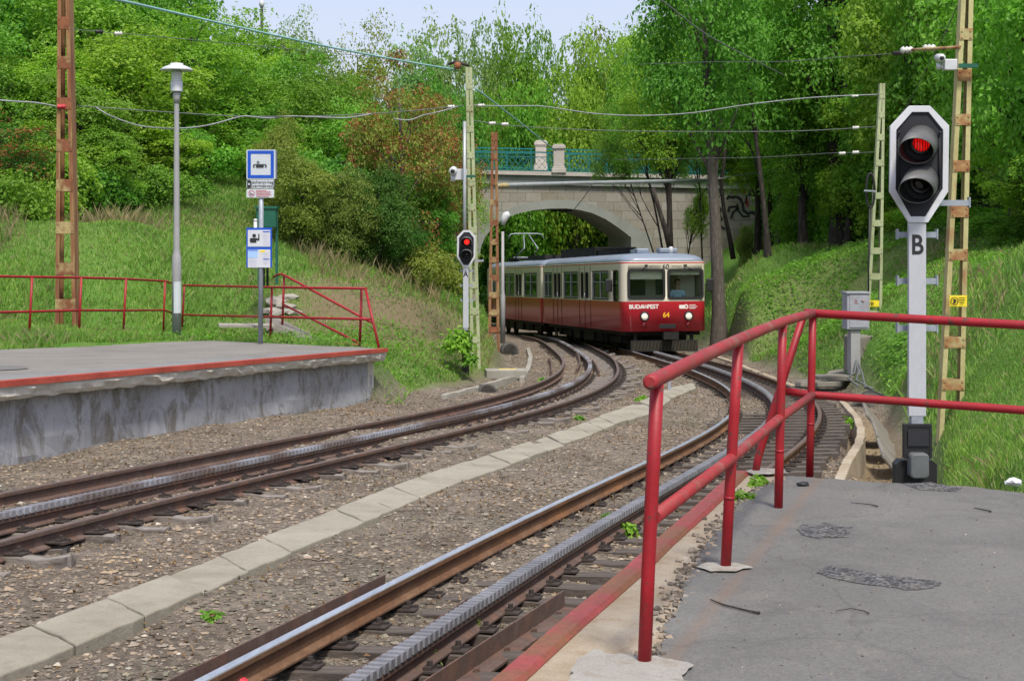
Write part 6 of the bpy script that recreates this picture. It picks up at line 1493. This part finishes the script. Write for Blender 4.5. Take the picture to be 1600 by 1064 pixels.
for a in ((1740,-120,40,2.9,'a','mid'),(1720,160,40,2.2,'b','bright'),(1830,-60,38,2.8,'d','bright'),(1820,200,38,2.0,'a','mid'),(1940,0,38,2.8,'c','mid'),(1800,-100,52,3.6,'b','mid')):
    tree(*a,rw,GR,clear=.4); tree(180,-130,78,4.2,'b','mid',lw,GL); tree(60,-150,80,4.2,'a','mid',lw,GL)
rs=random.Random(21)
for i,x in enumerate(range(-60,720,38)):
    D=float(np.interp(x,[-60,0,150,250,330,400,425,450,550,640,720],[43,43.5,47.5,49.5,54,56,50,47,47,49.5,58]))+.8
    yb=float(np.interp(x,[-60,0,250,330,400,450,550,640,720],[360,362,350,305,300,385,428,440,470]))
    if x>=425:
        tree(x+rs.uniform(-8,8),yb-rs.uniform(115,185),D+rs.uniform(0,1.5),rs.uniform(1.1,1.6),rs.choice(['c','b','thin','a']),rs.choice(['mid','dark','dark','olive','deep']),'slender leafy tree crowding the edge of the left bank wood',GL,clear=.15,rt=.06); continue
    t=tree(x+rs.uniform(-8,8),yb-rs.uniform(55,120),D+rs.uniform(0,1.5),rs.uniform(1.25,1.9),rs.choice(['bush','bush2']),rs.choice(['bright','mid','dark','mid','mid'] if x<400 else ['dark','mid','dark','mid','deep']),'leafy shrub at the foot of the left bank wood',GS,clear=-.3,name='shrub',rt=.04,cat='shrub')
for i,x in enumerate(range(-60,720,60)):
    tree(x+rs.uniform(-12,12),float(np.interp(x,[-60,250,400,550,720],[250,250,235,290,320]))-rs.uniform(0,40),float(np.interp(x,[-60,250,400,450,550,720],[50,54,59,49,49.5,62]))+rs.uniform(0,3),rs.uniform(1.7,2.3),rs.choice(['bush','bush2']),rs.choice(['dark','mid','dark'] if x<400 else ['dark','mid']),'dark shrub in the shade of the left bank wood',GS,clear=-.3,name='shrub',rt=.05,cat='shrub')
tree(668,385,49.5,1.3,'bush','olive','low yellowish russet shrub on the crest left of the far signal',GS,clear=-.2,name='shrub',rt=.03,cat='shrub'); tree(700,405,52,1.0,'bush2','olive','small yellowish shrub just left of the far signal head',GS,clear=-.2,name='shrub',rt=.03,cat='shrub')
lb='fresh green tree standing behind the bridge under the open sky'
for a in ((640,72,98,4.0,'far','pale'),(700,40,103,4.0,'far','pale'),(757,36,107,3.8,'far','pale'),(806,40,101,3.6,'far','mid'),(850,66,108,3.8,'far','pale'),(893,60,99,3.8,'far','bright'),(945,52,104,4.0,'far','olive'),(990,60,98,3.2,'far','bright'),(1040,30,100,4,'far','mid'),(1100,0,101,4.2,'far','mid'),
    (725,140,95,3.0,'far','mid'),(780,160,97,3.0,'far','bright'),(832,130,94,3.2,'far','bright'),(905,135,94,3.2,'far','bright'),(975,150,95,3.2,'far','mid'),(1045,150,95,3.2,'far','mid'),(660,150,92,3.2,'far','mid'),(1130,120,96,3.5,'far','mid')):
    tree(*a,lb,GB,rt=.2)
tree(915,45,101,2.8,'sparse','yellow','pale feathery treetop above the bridge against the sky',GB); tree(962,52,103,2.6,'sparse','yellow','pale feathery treetop beside the tall right trees against the sky',GB)
for a in ((770,296,104,2.8,'c','dark'),(815,305,110,3,'b','dark'),(862,300,106,3,'a','mid'),(915,304,104,3,'c','dark'),(960,310,101,2.6,'b','dark'),(840,345,97,2.2,'a','dark'),(895,350,96,2.2,'c','mid'),(945,350,95,2.0,'c','dark'),(790,345,96,2.2,'c','dark'),(1000,320,112,3,'far','mid'),(720,320,112,3,'far','mid')):
    tree(*a,'dense green tree seen through the bridge arch',GA,clear=.1,rt=.12)
# right bank
rw='broadleaf tree of the dense wood above the right bank'
tree(1100,-130,56.5,2.9,'c','mid','tall tree with a straight grey trunk growing beside the tram front',GR,ybot=225,base=1124,rt=.27,bark='bark_pale'); tree(1160,-60,60,2.4,'a','mid',rw,GR,ybot=215,rt=.12,base=1200)
tree(1040,90,69,2.3,'a','bright','slim tree in front of the bridge wall behind the tram roof',GR,ybot=262,base=1053,rt=.2); tree(1085,185,70,1.3,'thin','bright',rw,GR,ybot=300,base=1100,rt=.05); tree(1090,300,70.5,.75,'bush2','bright','small leafy shoot in front of the bridge wall',GR,ybot=372,rt=.03,base=1052)
tree(985,90,72,1.7,'thin','bright',rw,GR,ybot=285,base=1052,rt=.07)
tree(1190,10,72,3.0,'b','mid',rw,GR,ybot=255); tree(1235,-130,63,3.2,'d','bright',rw,GR,ybot=240,base=1255,rt=.14); tree(1290,-160,61,3.5,'a','mid','big tree with a thick dark leaning trunk on the right bank',GR,clear=4.2,base=1313,rt=.36)
tree(1250,110,62,2.2,'a','mid',rw,GR,clear=2.2,rt=.2); tree(1330,150,60,2.2,'d','bright',rw,GR,clear=1.5); tree(1395,-170,65,3.6,'c','mid',rw,GR,clear=3.5,rt=.3); tree(1430,-90,55,3.0,'d','bright',rw,GR,clear=2.4); tree(1505,-160,52,3.2,'a','mid',rw,GR,clear=1.5)
tree(1575,-170,46,2.9,'d','bright',rw,GR,clear=1.5); tree(1650,-130,42,2.9,'b','bright',rw,GR,clear=1.2); tree(1405,80,58,2.6,'b','mid',rw,GR,clear=1.2); tree(1535,110,50,2.5,'d','bright',rw,GR,clear=.6); tree(1600,190,44,2.0,'d','bright',rw,GR,clear=.4); tree(1470,180,54,2.3,'c','mid',rw,GR,clear=.5)
for a in ((1200,70,73,3.0,'b','bright'),(1260,40,71,3.0,'a','bright'),(1150,150,91,3.0,'c','bright'),(1225,190,70,2.2,'d','bright'),(1310,120,66,2.4,'b','bright'),(1390,160,60,2.3,'d','bright'),(1450,60,59,2.6,'a','bright'),(1520,30,55,2.6,'c','bright'),(1590,60,50,2.5,'d','bright'),(1260,250,66,1.8,'a','bright'),(1330,250,61,1.7,'d','bright'),(1400,270,57,1.6,'a','bright'),(1010,40,93,2.8,'c','bright'),(1060,0,92,3.0,'a','bright'),(985,150,91,1.8,'d','bright'),(1090,130,92,2.4,'b','bright'),(1620,270,42,1.7,'d','bright'),(1500,270,50,1.8,'a','mid')):
    tree(*a,rw,GR,ybot=(248 if a[0]<1180 else 275 if a[0]<1235 else None),clear=(1.0 if a[1]>180 else 2.0))
tree(955,165,75,1.4,'c','mid',rw,GR,ybot=288,base=1053,rt=.05); tree(1035,150,73,1.9,'a','mid',rw,GR,ybot=282,base=1054,rt=.06); tree(1120,165,73,1.8,'d','mid',rw,GR,ybot=278,base=1113,rt=.06); tree(1180,175,72,1.7,'b','bright',rw,GR,ybot=300,base=1190,rt=.08)
tree(1340,-60,72,3.6,'b','mid',rw,GR); tree(1480,-60,66,3.8,'a','mid',rw,GR); tree(1590,-40,60,3.6,'c','mid',rw,GR); tree(1230,-20,80,3.8,'far','mid',rw,GR); tree(1300,60,80,3.8,'far','mid',rw,GR); tree(1400,40,80,4,'far','mid',rw,GR)
for i,(x,yt,D,r) in enumerate(((1215,300,76,1.6),(1240,318,68,1.5),(1290,300,66,1.6),(1345,295,61,1.9),(1395,290,58,1.9),(1430,315,55,1.7),(1480,318,52,1.9),(1530,325,49,1.9),(1580,330,46,1.8),(1630,335,43,1.8),(1560,250,50,2.2),(1440,240,60,2.2),(1370,230,64,2.2),(1300,240,70,2.2))):
    tree(x,yt,D,r,rs.choice(['bush','bush2']),rs.choice(['mid','bright','bright']),'leafy shrub at the edge of the right bank wood',GT,clear=-.3,name='shrub',rt=.04,cat='shrub')
tree(1175,352,73,.9,'bush','yellow','small yellow-green shrub below the scrawled bridge wall',GT,clear=-.2,name='shrub',rt=.03,cat='shrub')
def sapling(px,ybase,D,pts,r,label):
    t=thing('tree_stem',P(px,ybase,D),label,'tree'); q=MB(); q.tube([P(x,y,D) for x,y in pts],[r,r*.9]+[r*.7]*(len(pts)-2),8); q.build('trunk',M['bark'],t)
sapling(1145,398,70,[(1146,405),(1139,365),(1131,330),(1127,290),(1133,230),(1126,180)],.12,'thin crooked dark stem in front of the scrawled wall')
sapling(1190,370,76,[(1190,375),(1189,330),(1188,290),(1192,240)],.16,'straight dark stem right of the crooked one by the scrawled wall')
sapling(1050,400,68,[(1050,402),(1040,360),(1029,325),(1020,294)],.13,'dark leaning prop stem in front of the bridge wall behind the tram roof')
# climbing plant at the far signal and weeds between the rails
def plant(name,c,r,n,size,col,label,cat,group=None,hh=1.0,seed=0):
    rng=np.random.default_rng(seed+50); d=unit(rng.normal(size=(n,3))); d[:,2]=np.abs(d[:,2]); C=d*rng.uniform(.4,1,(n,1))*[r,r,r*hh]; V,Fq=leaf_quads(*sprays(C,unit(d*.5+[0,0,.7]),np.full(n,r*.35),7,size,rng,.3),rng)
    o=link(name,np_mesh(name,V,Fq),None,M['leaf']); o.location=c; o.color=(*GREEN[col],1); return tag(o,label,cat,group)
plant('climbing_plant',P(716,545,36.3),.36,60,.14,'bright','bright leafy creeper growing over the foot of the far signal','plant',hh=1.5)
plant('climbing_plant',P(734,568,36.2),.2,30,.10,'mid','trailing leafy creeper on the black foot of the far signal','plant',hh=1.4,seed=3)
for i,(x,y,r,c) in enumerate(((740,985,.10,'yellow'),(672,1032,.07,'yellow'),(634,1050,.075,'bright'),(980,832,.11,'bright'),(885,880,.06,'mid'),(62,852,.09,'bright'),(848,597,.14,'mid'),(905,655,.1,'mid'),(1003,628,.16,'bright'),(330,965,.08,'mid'),(320,1046,.05,'mid'),(1160,778,.06,'bright'),(1185,755,.07,'bright'),(1325,662,.15,'bright'),(690,990,.05,'yellow'),(950,808,.06,'mid'))):
    p=hit(x,y,BAL) if x not in (1160,1185) else pr(x,y)
    plant('weed',p,r,14,r*.55,c,'small green weed growing in the gravel by the tracks','weed','weeds by the tracks',.9,i)
# ------------------------------------------------------------------ grass, ground cover, stones and litter
pb=[tuple(p[:2]) for p in lp_back]; lpoly=[tuple((wb[0]+wd*k-wn*LIP)[:2]) for k in (-14,k1)]+[tuple((lp_back[-1])[:2])]+pb[::-1]+[tuple((lp_back[0]-wd*14)[:2])]
def blades(name,X,D,h,w,m,rng,lean=.35,label=None):
    n=len(X); z=zt(X,D)-.01; a=rng.uniform(0,2*np.pi,n); dx,dy=np.cos(a)*w,np.sin(a)*w
    lx,ly=rng.normal(size=n)*lean*h+.03*h,rng.normal(size=n)*lean*h
    V=np.stack([np.stack([X-dx,D-dy,z],1),np.stack([X+dx,D+dy,z],1),np.stack([X+lx*.45+dx*.7,D+ly*.45+dy*.7,z+h*.6],1),np.stack([X+lx,D+ly,z+h],1)],1).reshape(-1,3)
    return tag(link(name,np_mesh(name,V,np.arange(n*4).reshape(n,4)),None,M[m]),label,None,None,'stuff')
g=np.random.default_rng(33)
def scatter(n,x0,x1,d0,d1,pw=1.0):
    D=d0+(d1-d0)*g.uniform(0,1,n)**pw; X=g.uniform(x0,x1,n); u=X/D*F+800; return X[(u>-420)&(u<2150)],D[(u>-420)&(u<2150)]
GXs=[];GDs=[]
X,D=scatter(520000,-22,2.5,27,64); wl,wr=masks(X,D); k=(wl>.75)&~inpoly(X,D,lpoly); X,D=X[k],D[k]
X2,D2=scatter(210000,2.6,24,11,64,1.3); wl,wr=masks(X2,D2); k=(wr>.45)&~((D2<11.4)); X2,D2=X2[k],D2[k]
X3,D3=scatter(150000,2.6,13,11.2,24,1.2); wl,wr=masks(X3,D3); k=wr>.8; X,D=np.concatenate([X,X2,X3[k]]),np.concatenate([D,D2,D3[k]])
dr=dry(X,D); thin=g.uniform(0,1,len(X))>dr*.75; X,D,dr=X[thin],D[thin],dr[thin]
pt_=.5+.5*np.tanh(patch(X,D,8)); isdry=g.uniform(0,1,len(X))<np.clip(.05+dr*.6+(pt_-.82)*.7,0.04,.7)
hh=(.08+.13*pt_*(1-dr))*g.uniform(.5,1.35,len(X))*np.where(D<24,.45,1)
wl,wr=masks(X,D); toe=np.where(X<2.5,wl,wr); ww=np.clip(.007+.00018*D,.004,.02)*np.where(D<24,.55,1)
blades('bank_grass',X[~isdry],D[~isdry],hh[~isdry],ww[~isdry],'grass',g)
blades('dry_grass',X[isdry],D[isdry],hh[isdry]*1.1,ww[isdry]*.8,'drygrass',g,.5)
X,D=scatter(40000,-20,2,32,62); wl,wr=masks(X,D); k=(wl>.8)&~inpoly(X,D,lpoly)&(patch(X,D,21)>.25)&((D>np.interp(X/D*F+800,[-60,150,330,400,550,700],[40,43,49,50,44,44]))); X,D=X[k],D[k]
blades('dry_stalks',X,D,g.uniform(.3,.7,len(X)),np.full(len(X),.009),'drygrass',g,.3)
X,D=scatter(9000,2.6,14,27,50); wl,wr=masks(X,D); k=(wr>.8)&(patch(X,D,23)>.5); X,D=X[k],D[k]
blades('dry_stalks',X,D,g.uniform(.2,.5,len(X)),np.full(len(X),.007),'drygrass',g,.3)
# fringe along the platform and in the gravel
X,D=scatter(16000,-12,-2,19,40); k=~inpoly(X,D,lpoly); wl,wr=masks(X,D); k&=(wl<.8)&(np.interp(D,XL_D,XL_X)-X>-.9-.5*np.sin(D*1.3))&(D>wb[1].y-.5)
blades('verge_grass',X[k],D[k],g.uniform(.05,.16,k.sum()),np.full(k.sum(),.012),'grass',g,.5)
def ground_cover(name,n,x0,x1,d0,d1,size,m,col,cond):
    X,D=scatter(n,x0,x1,d0,d1); k=cond(X,D); X,D=X[k],D[k]; n=len(X); p=np.stack([X,D,zt(X,D)+g.uniform(.02,.22,n)],1); nn=unit(g.normal(size=(n,3))*.45+[0,0,1.]); ax=unit(g.normal(size=(n,3)))
    V,Fq=leaf_quads(p,nn,ax,size*g.uniform(.6,1.3,n),g); o=link(name,np_mesh(name,V,Fq),None,M[m]); o.color=(*GREEN[col],1); return tag(o,None,None,None,'stuff')
ground_cover('ground_cover_leaves',60000,4.5,20,24,62,.12,'leaf','mid',lambda X,D:(masks(X,D)[1]>.8)&(patch(X,D,12)>-.2)&((X/D*F+800<1420)|(D>30)))
ground_cover('undergrowth_leaves',60000,-26,3,42,75,.14,'leaf','deep',lambda X,D:(masks(X,D)[0]>.8)&(D>np.interp(X/D*F+800,[-60,150,330,400,550,700],[45,49,55,57,53,58])))
ground_cover('bank_herbs',26000,4.5,12,30,56,.08,'leaf','mid',lambda X,D:(masks(X,D)[1]>.35)&(patch(X,D,15)>-.1))
ground_cover('bank_herbs',22000,-8,0,28,50,.08,'leaf','mid',lambda X,D:(masks(X,D)[0]>.8)&~inpoly(X,D,lpoly)&(patch(X,D,14)>.2))
def stones(name,n,d0,d1,smin,smax,m):
    D=np.exp(g.uniform(np.log(d0),np.log(d1),n)); xl=np.interp(D,XL_D,XL_X); xr=np.interp(D,XR_D,XR_X); X=g.uniform(0,1,n)*(xr-xl)+xl; u=X/D*F+800
    wk=[tuple(p[:2]) for p in U3]+[tuple(p[:2]) for p in L3[::-1]]; k=(u>-350)&(u<1950)&~inpoly(X,D,wk)&(ditch(X,D)<.2); k&=~((D<10.7)&(X>1.55-(10.6-D)*.314))
    X,D=X[k],D[k]; n=len(X); s=smin*(smax/smin)**(g.uniform(0,1,n)**2.2)
    base=np.array([(1,.2,0),(-.1,1,0),(-1,-.2,.1),(.15,-1,.05),(.25,.2,.5),(0,0,-.6)],float); V=base[None]*s[:,None,None]*g.uniform(.6,1.25,(n,6,1)); a=g.uniform(0,6.3,n); ca_,sa_=np.cos(a),np.sin(a)
    Vr=V.copy(); Vr[...,0]=V[...,0]*ca_[:,None]-V[...,1]*sa_[:,None]; Vr[...,1]=V[...,0]*sa_[:,None]+V[...,1]*ca_[:,None]
    Vr+=np.stack([X,D,zt(X,D)+s*.15],1)[:,None]; f=np.array([(0,1,4),(1,2,4),(2,3,4),(3,0,4),(1,0,5),(2,1,5),(3,2,5),(0,3,5)]); Fq=(np.arange(n)[:,None,None]*6+f[None]).reshape(-1,3)
    return tag(link(name,np_mesh(name,Vr.reshape(-1,3),Fq),None,M[m]),None,None,None,'stuff')
stones('ballast_gravel',110000,7.2,62,.008,.034,'stones'); stones('ballast_gravel',2500,7.2,50,.03,.05,'stones')
D=np.exp(g.uniform(np.log(7.2),np.log(55),26000)); xl=np.interp(D,XL_D,XL_X); xr=np.interp(D,XR_D,XR_X); X=g.uniform(0,1,len(D))*(xr-xl)+xl; wk=[tuple(p[:2]) for p in U3]+[tuple(p[:2]) for p in L3[::-1]]
k=~inpoly(X,D,wk)&~((D<10.7)&(X>1.5-(10.6-D)*.314))&((patch(X,D,17)>-.1)|(g.uniform(0,1,len(D))<.3)); X,D=X[k],D[k]; n=len(X)
V,Fq=leaf_quads(np.stack([X,D,zt(X,D)+g.uniform(.012,.04,n)],1),unit(g.normal(size=(n,3))*.5+[0,0,1.]),unit(g.normal(size=(n,3))),g.uniform(.018,.055,n),g,.55,.35)
tag(link('leaf_litter',np_mesh('leaf_litter',V,Fq),None,M['litter']),None,None,None,'stuff')
